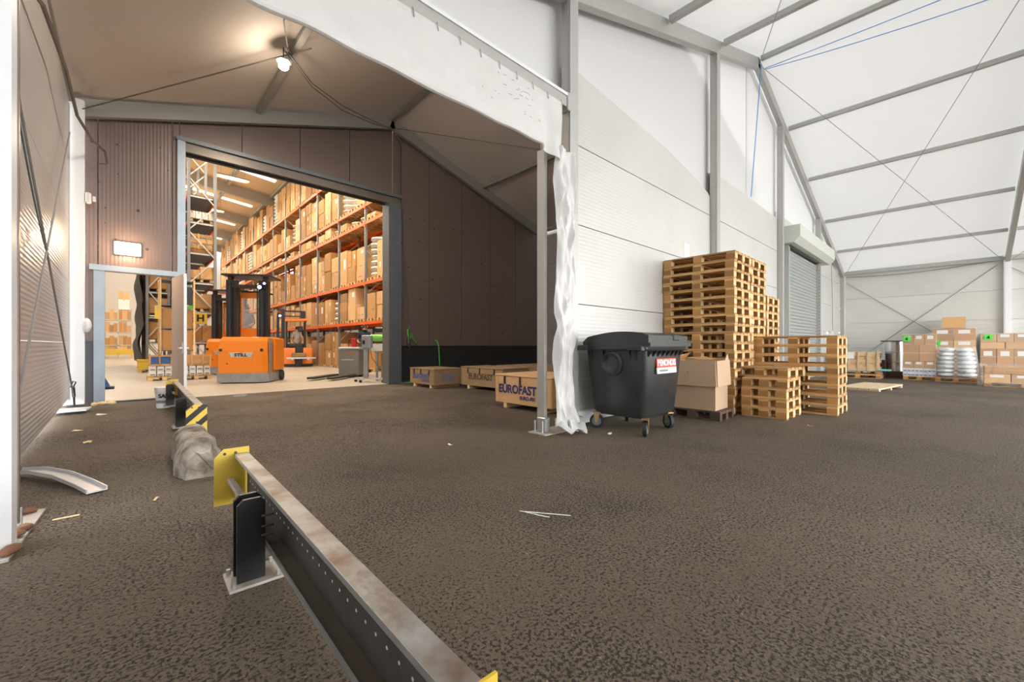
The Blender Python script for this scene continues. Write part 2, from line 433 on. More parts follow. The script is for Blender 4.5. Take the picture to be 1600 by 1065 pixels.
# ---- passage tent between hall and warehouse
PL, PR, PA = -.8, 12.6, 5.9
PZE, PZA = 5.72, 7.86
def PZ(x): return PZA-(PZA-PZE)*abs(x-PA)/(PA-PL)
YW = 11.75
pr = srt('ceiling_passage')
for a, b in ((PL, PA), (PA, PR)):
    def rf(u, v, a=a, b=b):
        x = a+(b-a)*u; y = 3.8+(YW-3.8)*v
        return (x, y, PZ(x)+.12-.10*math.sin(u*math.pi*2)**2*math.sin(v*math.pi))
    MB().grid(16, 10, rf).build('roof_sheet', 'roof_tan', pr, smooth=True)
for x in (PL+.05, 2.4, PA, 9.4, PR-.1):
    MB().box(x-.055, x+.055, 3.8, YW-.1, PZ(x)-.04, PZ(x)+.06).build('purlin', 'frame_dark', pr)
for y in (4.1, 11.55):
    for a, b in ((PL, PA), (PA, PR)):
        MB().beam((a, y, PZ(a)+.05), (b, y, PZ(b)+.05), .12, .30).build('rafter', 'frame_dark', pr)
column(-.66, 11.45, 0, PZ(-.6), 'aluminium_white', .24, .2); column(12.45, 11.45, 0, PZ(12.4), 'frame_dark', .2, .2)
column(-.6, 4.1, 0, PZ(-.6), 'aluminium_white', .12)
# left wall: horizontal sheets
wl = srt('wall_left')
rows = [.16, 1.17, 2.29, 3.41, 4.53, 5.75]
for a, b in ((4.2, 11.30),):
    for r in range(5):
        z0 = rows[r]; poly_b = .10 if r == 0 else z0+.004
        MB().prism([(a, poly_b if r else .0), (b, poly_b if r else .13), (b, rows[r+1]-.004), (a, rows[r+1]-.004)], 'x', -.80, -.73).build('panel', 'panel_left', wl)
MB().box(-.73, -.715, 4.2, 4.26, 0, 5.6).box(-.73, -.715, 11.2, 11.3, 0.1, 5.6).build('edge_profile', 'aluminium', wl)
# right wall of the passage
wpr = srt('wall_passage_right')
for r in range(5): MB().box(12.62, 12.7, 3.8, 11.6, [0, 1.1, 2.2, 3.3, 4.4][r]+.02, [1.1, 2.2, 3.3, 4.4, 5.6][r]).build('panel', 'panel_left', wpr)
MB().box(12.72, 12.76, 3.8, 11.7, 0, 5.9).build('backing', 'panel_left', wpr)  # added sheet behind the panels, stops outside light through their joints
# warehouse gable: brown vertical sheets
ww = srt('wall_warehouse')
DX0, DX1, DZ = -.26, .93, 2.62          # personnel door
OX0, OX1, OZ = 1.04, 5.84, 5.42         # big opening
def vp(x0, x1, z0, z1f, rib=False):
    g = .008
    poly = [(x0+g, z0), (x1-g, z0), (x1-g, z1f(x1)), (x0+g, z1f(x0))]
    if x0 < PA < x1: poly = [(x0+g, z0), (x1-g, z0), (x1-g, z1f(x1)), (PA, z1f(PA)), (x0+g, z1f(x0))]
    MB().prism(poly, 'y', YW, YW+.07).build('panel', 'brown_rib' if rib else 'brown_panel', ww)
top = lambda x: PZ(x)+.05
vp(-.8, DX0-.1, 1.22, top, True); vp(DX0-.1, .80, DZ+.1, top, True); vp(.80, OX0-.12, DZ+.1, top)
jx = [OX0-.12, 2.10, 3.40, 4.71, 6.02]
for i in range(4): vp(jx[i], jx[i+1], OZ+.3, top)
vp(6.02, 6.30, 1.14, top); jx = [6.30, 7.32, 8.62, 9.92, 11.22, 12.7]
for i in range(5): vp(jx[i], jx[i+1], 1.16, top, i > 3)
MB().box(6.2, 12.7, YW-.03, YW+.02, 1.10, 1.18).build('drip_trim', 'brown_panel', ww)
MB().box(6.1, 12.7, YW+.01, YW+.06, WF-.05, 1.12).build('base_panel', 'base_black', ww)
MB().box(-.8, DX0-.08, YW-.03, YW+.03, -.05, 1.2).build('base_panel', 'base_grey', ww)
MB().box(-.8, DX0-.08, YW-.04, YW, 1.2, 1.25).build('drip_trim', 'brown_panel', ww)
sp = MB()
random.seed(3)
for i in range(150):
    x = random.uniform(-.5, 11.8); z = random.uniform(1.5, 5.4)
    if (DX0-.3 < x < DX1+.1 and z < DZ+.2) or (OX0-.2 < x < OX1+.35 and z < OZ+.4) or z > PZ(x)-.3: continue
    r = random.choice((.012, .016, .02, .03)); sp.cyl((x, YW-.004, z), r, 0, .006, 'y', 7)
o = sp.build('screw_marks', 'panel_spot', ww); o['kind'] = 'stuff'
# door and opening frames
tr = srt('trim_3')
MB().box(OX0-.16, OX0-.02, YW-.08, YW+.3, WF, OZ+.3).build('jamb', 'jamb_blue', tr)
MB().box(OX1, OX1+.42, YW-.12, YW+.3, WF, OZ+.02).build('jamb', 'jamb', tr)
MB().box(OX0-.18, OX1+.45, YW-.10, YW+.02, OZ+.22, OZ+.31).build('header_trim', 'jamb', tr)
MB().box(OX0-.02, OX1+.42, YW-.02, YW+.3, OZ+.02, OZ+.24).build('header_face', 'header_face', tr)
MB().box(OX0-.02, OX1, YW+.12, YW+.18, OZ-.03, OZ+.04).build('header_seal', 'base_black', tr)
dr = srt('door_1')
MB().box(DX0-.16, DX0, YW-.07, YW+.12, -.03, DZ+.02).build('jamb', 'jamb_blue', dr)
MB().box(DX1-.10, DX1, YW-.07, YW+.12, -.03, DZ).build('jamb', 'jamb_blue', dr)
MB().box(DX0-.22, OX0-.05, YW-.09, YW+.12, DZ, DZ+.11).build('lintel', 'jamb_blue', dr)
MB().box(DX0, DX1, YW-.05, YW+.1, WF-.03, WF+.03).build('threshold', 'steel_dark', dr)
lf = MB().box(0, .93, -.02, .02, .02, DZ-.04).build('door_leaf', 'door_leaf', dr)
lf.location = (.80, 11.66, 0); lf.rotation_euler = (0, 0, math.atan2(-.93, .135))
MB().box(.925, .936, -.024, .024, .02, DZ-.04).build('edge_strip', 'aluminium_white', lf)
MB().bbox(.84, .89, -.034, -.02, .95, 1.18, .004).bbox(.84, .89, .02, .034, .95, 1.18, .004).box(.70, .87, -.075, -.055, 1.05, 1.075).box(.855, .875, -.06, .06, 1.05, 1.075).box(.70, .87, .055, .075, 1.05, 1.075).build('door_handle', 'aluminium_white', lf)

# ---- warehouse shell
ro = srt('ceiling_warehouse')
def WZ(x): return 13.6-.12*(x-2) if x > 2 else 13.6-.12*(2-x)
RY = [14.8+7.4*i for i in range(7)]
for i in range(6):
    for a, b in ((-8, 2), (2, 24)):
        MB().add([(a, RY[i], WZ(a)), (b, RY[i], WZ(b)), (b, RY[i+1], WZ(b)), (a, RY[i+1], WZ(a))], [(0, 1, 2, 3)]).build('roof_panel', 'wh_roof', ro)
    yy = RY[i]+3.7
    for a, b in (((3.4, 5.5), (5.75, 8.0), (-3.5, -1)) if i > 1 else ()):
        MB().add([(a, yy-.24, WZ(a)-.04), (b, yy-.24, WZ(b)-.04), (b, yy+.24, WZ(b)-.04), (a, yy+.24, WZ(a)-.04)], [(0, 1, 2, 3)]).build('roof_light', 'skylight', ro)
MB().box(-8, 24, 11.85, 14.9, 13.0, 13.1).build('roof_panel', 'wh_roof', ro)
for y in RY:
    for a, b in ((-8, 2), (2, 24)): MB().beam((a, y, WZ(a)), (b, y, WZ(b)), .3, .75).build('rafter', 'wh_beam', ro)
for x in (-5, -2.4, .2, 2.8, 5.7, 8.5, 11.3, 14.2): MB().box(x-.1, x+.1, 14.9, 61, WZ(x)-.22, WZ(x)-.02).build('purlin', 'wh_beam', ro)
struct(MB().box(-8, 24, 61, 61.2, WF, 13.6).build('wall_far', 'wh_wall'))
struct(MB().box(-8.2, -8, 11.8, 61, WF, 13).build('wall_warehouse_left', 'wh_wall'))
struct(MB().box(24, 24.2, 11.8, 61, WF, 13).build('wall_warehouse_right', 'wh_wall'))
struct(MB().box(-8, OX0-.1, 11.86, 11.9, DZ+.1, 13).box(OX0-.1, OX1+.1, 11.9, 11.94, OZ+.2, 13).box(OX1+.3, 24, 11.86, 11.9, WF, 13).box(-8, DX0-.1, 11.86, 11.9, WF, DZ+.1).build('wall_warehouse_inner', 'wh_wall'))
# lamps under the warehouse roof
for k, (x, y) in enumerate([(5.2, 16), (5.0, 22.5), (4.9, 30), (4.8, 38), (4.8, 46), (4.8, 54), (-1.2, 18), (-1.2, 30), (-1.2, 44), (5.3, 13.6)]):
    ld = bpy.data.lights.new('warehouse_light', 'AREA'); ld.shape = 'RECTANGLE'; ld.size = 1.6; ld.size_y = .5
    ld.energy = 430 if y > 14 else 160; ld.color = (1, .86, .66) if x > 0 else (1, .95, .86)
    h = 11.2 if y > 14 else 9.5
    lo = thing('ceiling_floodlight', 'ceiling floodlight of the warehouse, %s of its row over the %s aisle' % (('nearest', 'second', 'third', 'fourth', 'fifth', 'farthest', 'nearest', 'second', 'farthest', 'door-side')[k], 'left' if x < 0 else 'forklift'), 'lamp', (x, y, h))
    inst('light', ld, lo)
    l2 = bpy.data.lights.new('roof_fill', 'POINT'); l2.energy = 230; l2.color = (1, .84, .62) if x > 0 else (1, .95, .86); l2.shadow_soft_size = .25; inst('light', l2, lo, (0, 0, -.35))  # point light added below each housing to brighten the roof
    MB().bbox(-.85, .85, -.3, .3, .03, .12, .02).tube([(-.6, 0, .12), (-.6, 0, WZ(x)-h-.2)], .008, 4).tube([(.6, 0, .12), (.6, 0, WZ(x)-h-.2)], .008, 4).build('lamp_housing', 'wh_beam', lo)

# ================================================================== THINGS IN THE HALL
# ---- guard rails along the walkway
def guard_rail(label, x, y0, y1, legs, striped_end, near_plain, z0=0.):
    t = thing('guard_rail', label, 'guard rail', (x, y0, z0), R(-1.2))
    Ln = y1-y0
    ztop, zb = .42, .14
    # C section open to the left: top flange, web, lower flange with lips
    MB().box(-.036, .036, 0, Ln, ztop-.006, ztop).build('top_flange', 'rail_top', t)
    MB().box(-.038, -.032, 0, Ln, ztop-.022, ztop-.001).box(-.038, -.032, 0, Ln, zb, zb+.022).build('lip', 'steel_galv', t)
    MB().box(.03, .036, 0, Ln, zb, ztop-.006).build('web', 'rail_web', t)
    MB().box(-.036, .036, 0, Ln, zb, zb+.006).build('lower_flange', 'rail_dirt', t)
    h = MB(); k = 0; y = .15
    while y < Ln-.1:
        for z in (.255, .305):
            h.cyl((.0288, y+(.03 if z > .3 else 0), z), .0058, 0, .0012, 'x', 6)
        y += .075
    o = h.build('punched_holes', 'paper_white', t); o['kind'] = 'stuff'
    for ly in legs:
        lg = inst('leg', None, t, (-.075, ly, 0))
        for yy in (-.055, .035):
            MB().prism([(-.085, .012), (.03, .012), (.03, .375), (.01, .395), (-.06, .395), (-.085, .37)], 'y', yy, yy+.02).build('side_plate', 'black_paint', lg)
        MB().box(-.05, .02, -.035, .035, .012, .36).build('core', 'black_paint', lg)
        MB().box(-.12, .10, -.10, .10, 0, .012).build('foot_plate', 'base_plate', lg)
        for bx_, by_ in ((-.1, -.08), (.08, -.08), (-.1, .08), (.08, .08)):
            MB().cyl((bx_, by_, 0), .01, .012, .035, 'z', 6).build('bolt', 'steel_galv', lg)
        for zz in (.24, .28, .33): MB().tube([(-.0, -.13, zz), (.05, -.13, zz)], .006, 5).build('bolt', 'steel_dark', lg)
    def plate(y, striped):
        zt, zl = .455, .10
        poly = [(-.145, zl), (.045, zl), (.045, zt), (-.095, zt), (-.145, zt-.055)]
        p = MB().prism(poly, 'y', y-.004, y+.004).build('end_plate', 'yellow_paint', t)
        for px_, pz_ in ((-.09, zt-.03), (-.03, zt-.03), (-.05, .26)): MB().cyl((px_, y, pz_), .009, -.009, .009, 'y', 6).build('bolt', 'steel_dark', p)
        if striped:
            for c in (.02, .17, .32):                     # diagonal black bands, clipped to the plate
                pts = []
                def ins(pt): return -.13 <= pt[0] <= .075 and zl <= pt[1] <= (zt if pt[0] > -.075 else zt-.06+(pt[0]+.13)*1.09)
                band = [(-.145, zl+c-.03), (.045, zl+c+.15), (.045, zl+c+.225), (-.145, zl+c+.045)]
                # clip by the plate polygon (Sutherland-Hodgman)
                out = band; n = len(poly)
                for i in range(n):
                    ax, az = poly[i]; bx2, bz = poly[(i+1) % n]; inp, out = out, []
                    def side(q): return (bx2-ax)*(q[1]-az)-(bz-az)*(q[0]-ax)
                    for j in range(len(inp)):
                        P_, Q_ = inp[j-1], inp[j]; sp_, sq_ = side(P_), side(Q_)
                        if (sp_ >= 0) != (sq_ >= 0):
                            tt = sp_/(sp_-sq_); out.append((P_[0]+tt*(Q_[0]-P_[0]), P_[1]+tt*(Q_[1]-P_[1])))
                        if sq_ >= 0: out.append(Q_)
                    if not out: break
                if len(out) > 2: MB().prism(out, 'y', y-.0065, y-.004).build('black_stripe', 'black_paint', p)
    plate(-.02, striped_end); plate(Ln+.02, False)
    MB().beam((-.06, Ln, .27), (-.06, Ln-.75, .27), .03, .03).build('spacer_bar', 'steel_galv', t)
    return t
guard_rail('near galvanized guard rail with yellow end plate, running along the walkway into the foreground', .512, .66, 3.17, (1.66,), False, True)
guard_rail('far guard rail with a black and yellow striped end plate behind the concrete block', .655, 5.82, 10.35, (1.42, 4.1), True, True)

# ---- concrete block
random.seed(5)
rg = []
NB = 14
for i in range(NB+1):
    y = 4.33+2.1*i/NB*.62; e = 1-.28*(1 if i in (0, NB) else 0)-.10*(1 if i in (1, NB-1) else 0)-.03*(1 if i in (2, NB-2) else 0)
    ring = []
    for a in range(17):
        th = math.pi*a/16; c, s_ = math.cos(th), math.sin(th)
        w = .155*e; h = .30*e
        q = (abs(c)**.75*(1 if c > 0 else -1), abs(s_)**.6)
        j = .03*noise.noise(Vector((a*.35, i*.5, 0)))+random.uniform(-.006, .006)
        ring.append((.485+w*q[0]+j+.012*i/NB*3, y+(random.uniform(-.02, .02) if i in (0, NB) else 0), max(0, h*q[1]+j if a not in (0, 16) else -.01)))
    rg.append(ring)
tag(MB().loft(rg).build('concrete_block', 'concrete', smooth=True), 'rounded weathered concrete kerb block lying between the two guard rails', 'concrete block')

# ---- left column foot with plate, stones, bent strip
t = thing('column_base_plate', 'steel base plate under the white column at the left edge', 'base plate', (-.62, 3.80, 0))
MB().prism([(-.25, -.55), (.19, -.45), (.24, .42), (-.2, .5)], 'z', .0, .014).build('plate', 'base_plate', t)
MB().bbox(-.1, .12, -.3, -.16, .012, .10, .01).build('foot_block', 'aluminium_white', t)
for q in ((.1, -.05), (.16, .13), (.06, -.33)): MB().cyl((*q, 0), .012, .0, .12, 'z', 8).build('anchor_bolt', 'steel_galv', t)
fl = MB().grid(8, 6, lambda u, v: (-.12+.22*u*(.6+.5*v)+.02*math.sin(9*u), -.30+.62*u*.7+.1*v, .26*(1-v)**1.6+.03+.02*math.sin(7*u+3*v)))
tag(fl.build('tarp_skirt', 'tarp', smooth=True), 'white tarp flap flared over the foot of the left column', 'tarp').location = (-.62, 3.78, 0)
random.seed(11)
for k, (x, y, s_, w) in enumerate([(-.455, 4.17, .05, 'farthest'), (-.425, 3.81, .05, 'middle right'), (-.455, 3.69, .05, 'middle left'), (-.435, 3.43, .055, 'nearest')]):
    b = MB().ball((0, 0, 0), s_, s_*.7, s_*.42, 10, 6, .1).build('stone', 'stone_rust', smooth=True)
    b.location = (x, y, .014+s_*.36); b.rotation_euler = (0, .15, k*1.3+.4); tag(b, 'rusty brown stone on the left column base plate, %s of four' % w, 'stone')
def strip(u, v):
    return (-.55+1.0*u, 5.55-.85*u-.09*(v-.5)*2*.9, .10*math.exp(-((u-.15)/.35)**2)+.012+.03*(1 if v in (0, 1) else 0))
st = MB()
pts = [(-.68, 5.50, .03), (-.52, 5.27, .055), (-.36, 4.98, .05), (-.22, 4.66, .025), (-.14, 4.44, .01)]
rings = []
for i, p in enumerate(pts):
    d = (Vector(pts[min(i+1, 4)])-Vector(pts[max(0, i-1)])).normalized(); sd = d.cross(Vector((0, 0, 1))).normalized(); p = Vector(p)
    rings.append([p+sd*.06, p+sd*.06+Vector((0, 0, .03)), p+sd*.052+Vector((0, 0, .03)), p+sd*.052+Vector((0, 0, .008)), p-sd*.052+Vector((0, 0, .008)), p-sd*.052+Vector((0, 0, .03)), p-sd*.06+Vector((0, 0, .03)), p-sd*.06])
tag(st.loft(rings).build('metal_strip', 'steel_light'), 'bent grey metal channel strip lying by the left wall', 'metal strip')
# debris
def stick(name, label, pts, r, m, cat='debris'): return tag(MB().tube(pts, r, 5).build(name, m), label, cat)
stick('wooden_stick', 'short wooden splinter on the asphalt beside the left base plate', [(-.325, 3.926, .007), (-.205, 3.93, .007)], .006, 'wood_end')
stick('white_stick', 'white cable tie strip lying on the open asphalt', [(1.949, 1.999, .005), (1.975, 1.90, .008), (2.0, 1.83, .006), (2.02, 1.795, .005)], .004, 'paper_white')
stick('white_stick', 'second thin white strip crossing the first on the asphalt', [(1.95, 1.97, .010), (2.134, 1.711, .008)], .0035, 'paper_white')
random.seed(21)
def scrap(label, x, y, s_, m='paper_white', name='paper_scrap'):
    f = MB(); k = 7
    ring = [(s_*random.uniform(.6, 1)*math.cos(i*2*math.pi/k), .55*s_*random.uniform(.6, 1)*math.sin(i*2*math.pi/k), random.uniform(.002, .02)) for i in range(k)]
    f.loft([[(a, b, c) for a, b, c in ring], [(a, b, c+.003) for a, b, c in ring]])
    o = f.build(name, m); o.location = (x, y, G(x, y)); o.rotation_euler = (0, 0, random.uniform(0, 3)); return tag(o, label, 'debris')
scrap('crumpled pale leaf of paper on the asphalt in the middle of the passage', 2.66, 3.843, .045)
scrap('flat white scrap of paper by the far end of the left wall', -.26, 9.726, .11)
scrap('pale wood chip near the left wall base', -.30, 6.9, .09, 'wood_end', 'wood_chip')
scrap('small pale wood chip nearer the left wall middle', -.44, 8.0, .07, 'wood_end', 'wood_chip')
scrap('tiny pale chip on the asphalt by the small pallet stack', 6.9, 1.35, .05, 'wood_end', 'wood_chip')
scrap('tiny white scrap under the black wheeled bin', 4.45, 2.95, .05)
scrap('cluster of pale crumbs beside the bent strip', .18, 3.95, .03, 'wood_end', 'wood_chip')
for k, (x, y) in enumerate([(-.28, 10.95), (-.15, 10.9), (-.38, 10.85)]):
    b = MB().ball((0, 0, 0), .08-.015*k, .05, .035, 8, 5, .15).build('stone', 'wood_end', smooth=True); b.location = (x, y, .03)
    tag(b, 'pale rubble lump at the foot of the far left column, %s' % ('largest', 'right one', 'smallest')[k], 'stone')

# ---- beam, valance and side tarp of the opening
t = thing('opening_beam', 'grey aluminium beam across the top of the passage opening', 'beam', (0, 3.56, 0))
MB().box(-.45, 4.33, -.06, .06, 4.27, 4.43).build('beam_profile', 'aluminium', t)
MB().box(-.45, 4.33, -.075, .06, 4.41, 4.45).build('top_lip', 'aluminium_white', t)
MB().bbox(4.28, 4.36, -.08, .04, 4.22, 4.47, .01).build('end_bracket', 'steel_galv', t)
random.seed(9)
for i in range(17):
    x = 4.15-.27*i; MB().tube([(x, -.075, 4.30), (x, -.09, 4.26), (x+.012, -.085, 4.21), (x, -.07, 4.23)], .006, 4).build('eyelet_tie', 'steel_galv', t)
def valance(u, v):
    x = -.45+4.62*u; z = 4.28-.70*v
    k = min(1, v*3); y = 3.49-.08*math.sin(v*math.pi*.5)+k*(.010*math.sin(17*u+5*v)+.006*math.sin(41*u-9*v)+.008*v*math.sin(11*u)+.018*noise.noise((u*14, v*3, 1)))
    if u > .90: y += .05*math.sin((u-.9)*60)*v; x -= (u-.9)*2.0*v*.8; z -= .14*math.sin((u-.9)/.1*math.pi*.5)*v
    return (x, y, z)
v_ = thing('tarp_valance', 'white tarp valance hanging below the beam of the passage opening', 'tarp')
MB().grid(90, 10, valance).build('sheet', 'tarp', v_, smooth=True)
MB().tube([Vector(valance(i/60, 1))+Vector((0, 0, .0)) for i in range(56)], .028, 8).build('bottom_roll', 'tarp', v_, smooth=True)
sm = MB(); random.seed(17)
for k in range(26):
    u = random.choice((.72, .75, .78, .80, .83, .86))+random.uniform(-.03, .03); vv = random.uniform(.15, .7)
    p = Vector(valance(u, vv)); q = Vector(valance(u+random.uniform(.003, .012), vv+random.uniform(-.02, .02)))
    sm.beam(p+Vector((0, -.010, 0)), q+Vector((0, -.010, 0)), .002, .003)
so = sm.build('scuff_marks', 'ink_grey', v_); so['kind'] = 'stuff'
# leg of the opening frame and the gathered side tarp
lg = thing('opening_leg', 'pale aluminium leg at the right side of the passage opening', 'post', (3.93, 3.62, 0))
MB().box(-.028, .028, -.06, .06, .12, 3.62).build('post', 'aluminium', lg)
MB().box(-.14, .5, -.18, .12, 0, .014).build('foot_plate', 'base_plate', lg)
MB().bbox(-.05, .05, -.1, .05, .014, .2, .01).build('foot_bracket', 'steel_galv', lg)
for q in ((-.07, -.07), (-.08, .05)): MB().cyl((*q, 0), .014, .014, .16, 'z', 8).build('anchor_bolt', 'steel_galv', lg)
def side_tarp(u, v):
    z = 3.62*(1-v)+.10*v
    w = .35+.02*math.sin(5*v)+(.10*sstep((v-.93)/.07))
    x = 3.955+w*u
    p = Vector((u*1.6+z*.35, z*.55, 2)); q = Vector((u*2.4-z*.8, z*1.1+u*.8, 5))
    rid = lambda t: 1-abs(t)*2.2
    fold = .050*rid(noise.noise(p*1.9))+.035*rid(noise.noise(q*1.5))+.012*noise.noise(q*5)+.025*math.sin(u*7+2.5*noise.noise(Vector((0, z*.8, 3))))
    x += .025*noise.noise(Vector((3, z*1.1, u)))
    return (x, 3.46-fold-.05*math.sin(u*math.pi), z)
sT = thing('side_tarp', 'crumpled white tarp hanging down beside the right leg of the passage opening', 'tarp')
MB().grid(30, 170, side_tarp).build('sheet', 'tarp', sT, smooth=True)
def crump(u, v):
    return (3.96+.45*u, 3.42-.22*v+.05*math.sin(u*11+v*4), .04+.16*(1-v)*abs(math.sin(u*7+2.3*v))+.03*math.sin(u*17))
MB().grid(18, 8, crump).build('crumpled_foot', 'tarp', sT, smooth=True)
cb = thing('gable_column_base', 'steel foot plate and bracket of the gable column behind the bin', 'base plate', (4.42, 3.5, 0))
MB().prism([(-.14, -.16), (.10, -.12), (.10, .08), (-.18, .06)], 'z', 0, .014).build('plate', 'base_plate', cb)
MB().bbox(-.09, .10, -.09, .1, .014, .17, .01).build('shoe', 'steel_galv', cb)
MB().cyl((0, -.094, .1), .016, -.004, .006, 'y', 8).build('bolt', 'steel_dark', cb)
MB().prism([(.12, .04), (.62, .04), (.62, .12), (.12, .12)], 'z', .03, .2).build('sill_board', 'aluminium_white', cb)

# ---- wheeled bin
bn = thing('wheeled_bin', 'black four wheeled waste container with a red and white sticker against the white wall', 'bin', (5.10, 2.99, 0))
def rr(wx, wy, r, z, n=5):
    out = []
    for cx, cy, a0 in ((wx-r, wy-r, 0), (-wx+r, wy-r, 90), (-wx+r, -wy+r, 180), (wx-r, -wy+r, 270)):
        for i in range(n): a = R(a0+90*i/(n-1)); out.append((cx+r*math.cos(a), cy+r*math.sin(a), z))
    return out
MB().loft([rr(.40, .35, .09, .20), rr(.43, .39, .09, .25), rr(.47, .425, .07, .7), rr(.495, .445, .06, 1.02), rr(.495, .445, .06, 1.07)]).build('body', 'bin_black', bn, smooth=True)
MB().loft([rr(.535, .47, .05, 1.05), rr(.555, .485, .05, 1.07), rr(.555, .485, .05, 1.115), rr(.52, .46, .05, 1.12)]).build('rim', 'bin_lid', bn, smooth=True)
lid = []
for i in range(13):
    t_ = i/12; y = -.485+.95*t_
    h = .045+.115*math.sin(math.pi*min(1, (1-t_)*.62+.12))**1.2 if t_ > .06 else .05+.5*t_
    lid.append((y, 1.12+h*(1 if t_ < .97 else .4)))
poly = [(-.5, 1.10), (-.5, 1.24)]+[(y, z+.012) for y, z in lid[1:]]+[(.465, 1.11)]
MB().prism(poly, 'x', -.53, .53).build('lid', 'bin_lid', bn, smooth=True)
MB().box(-.54, .57, -.53, -.48, 1.105, 1.15).build('lid_lip', 'bin_lid', bn)
MB().bbox(.10, .27, -.515, -.3, 1.18, 1.255, .01).build('lid_grip', 'bin_black', bn)
for x in (-.62, .54): 
    for ya, yb in ((-.46, -.26), (.34, .5)): MB().bbox(x, x+.1, ya, yb, 1.05, 1.12, .008).build('lift_lug', 'bin_black', bn)
for i in range(8):
    x = -.44+.118*i; MB().prism([(-.452, 1.05), (-.505, 1.05), (-.445, .975)], 'x', x, x+.018).build('rib', 'bin_black', bn)
for y in (-.33, -.24, .15, .33): MB().prism([(-.50, 1.05), (-.54, 1.05), (-.49, .93)], 'y', y, y+.018).build('rib', 'bin_black', bn)
dm = MB(); nn = 20
dm.loft([[(-.475-dx, .03+r*math.cos(2*math.pi*i/nn), .885+r*math.sin(2*math.pi*i/nn)) for i in range(nn)] for r, dx in ((.165, -.02), (.16, .035), (.13, .05), (.10, .02), (.05, .0))]); dm.build('trunnion', 'bin_black', bn, smooth=True)
stk = inst('sticker', None, bn, (.02, -.447, .835), 0, R(-3.5))
MB().box(-.26, .26, -.012, .002, .0, .115).build('red_band', 'sticker_red', stk)
MB().box(-.26, .26, -.012, .002, -.075, 0).build('white_band', 'paper_white', stk)
inst('lettering', text_mesh('REMONDIS', .108, 'lettering', 'paper_white', .001, bold=.004), stk, (0, -.014, .057), 0, R(90)).scale = (.92, 1, 1)
MB().box(-.20, .02, -.014, -.012, -.05, -.028).build('small_print', 'ink_grey', stk)
wh = MB().cyl((0, 0, 0), .095, -.022, .022, 'y', 20).mesh('tyre', 'rubber', True)
hub = MB().cyl((0, 0, 0), .062, -.027, .027, 'y', 14).cyl((0, 0, 0), .02, -.034, .034, 'y', 8).mesh('hub', 'wheel_grey', True)
fk = MB().prism([(-.05, .12), (.04, .12), (.03, .06), (.018, -.02), (-.012, -.02), (-.03, .05)], 'y', -.04, -.034).prism([(-.05, .12), (.04, .12), (.03, .06), (.018, -.02), (-.012, -.02), (-.03, .05)], 'y', .034, .04).box(-.055, .05, -.04, .04, .11, .125).mesh('fork', 'zinc_gold')
for (x, y, a) in ((-.42, -.40, 20), (-.40, .33, 115), (.28, -.35, 62), (.34, .32, 30)):
    c = inst('caster', None, bn, (x, y, .095), R(a))
    inst('tyre', wh, c); inst('hub', hub, c); inst('fork', fk, c)

# ---- pallets
PT = .022
def pallet_meshes(L, W, H=.144, m='wood_pallet', mb='wood_block', me_='wood_end'):
    """long side along Y (length L), short along X (width W)"""
    k = H/.144
    d = {}
    d['L'], d['W'], d['H'] = L, W, H
    bw = .1 if W < .7 else .145
    def board(lx, ly, lz): return MB().use(m).box(-lx/2, lx/2, -ly/2+.001, ly/2-.001, 0, lz)
    d['deck'] = board(.135*W/.8, L, .022*k).mesh('deck_board', m)
    d['string'] = board(W, .14, .022*k).mesh('stringer', m)
    d['bottom'] = board(.11*W/.8, L, .022*k).mesh('bottom_board', m)
    bl = MB(); bl.use(mb).box(-.06*W/.8, .06*W/.8, -.07, .07, 0, .078*k)
    bl.use(me_).add([(-.061*W/.8, -.0705, .001), (.061*W/.8, -.0705, .001), (.061*W/.8, -.0705, .077*k), (-.061*W/.8, -.0705, .077*k)], [(0, 1, 2, 3)])
    d['block'] = bl.mesh('block', mb)
    return d
def make_pallet(d, label, loc, rz=0., group=None, cat='pallet'):
    t = thing('wooden_pallet', label, cat, loc, rz, group)
    L, W, k = d['L'], d['W'], d['H']/.144
    for i in range(3):
        x = (-.5+.0688+.4312*i)*W
        inst('bottom_board', d['bottom'], t, (x, 0, 0))
        for j in range(3): inst('block', d['block'], t, (x, (j-1)*(L/2-.07), .022*k))
    for j in range(3): inst('stringer', d['string'], t, (0, (j-1)*(L/2-.07), .1*k))
    for i in range(5): inst('deck_board', d['deck'], t, ((-.5+.085+.2075*i)*W, 0, .122*k))
    return t
PD = pallet_meshes(1.2, .8, .147); PDm = pallet_meshes(1.2, .8, .159); PDs = pallet_meshes(.62, .8, .153)
PDd = pallet_meshes(.82, .62, .14, 'wood_dark', 'wood_dark', 'wood_dark')
random.seed(2)
def stack(d, n, x, y, name, jit=.012, count=None):
    for i in range(n):
        nm = ORD[i] if i < n-1 else 'topmost'
        make_pallet(d, 'wooden pallet %s in the %s' % ('at the very top' if i == n-1 else ('at the bottom' if i == 0 else ORD[i]+' from the bottom'), name),
                    (x+random.uniform(-jit, jit), y+random.uniform(-jit, jit), G(x, y)+d['H']*i+.0005*i), R(random.uniform(-.7, .7)), 'pallets of the '+name)
stack(PD, 18, 7.17+.40, 2.40+.61, 'tall stack nearest the bin', .018)
stack(PD, 18, 8.06+.40, 2.42+.61, 'second tall stack behind the first', .006)
stack(PD, 14, 8.93+.40, 2.42+.61, 'lower third stack beside the shutter', .006)
stack(PDm, 8, 8.23+.40, 1.24+.61, 'chest high stack in front of the shutter', .004)
stack(PDs, 4, 7.20+.40, 1.70+.31, 'low stack of half pallets', .012)
make_pallet(pallet_meshes(.8, .8, .153), 'wider wooden pallet lying across the top of the low half pallet stack', (7.42+.40, 1.70+.40, 4*.153+.004), R(-4))

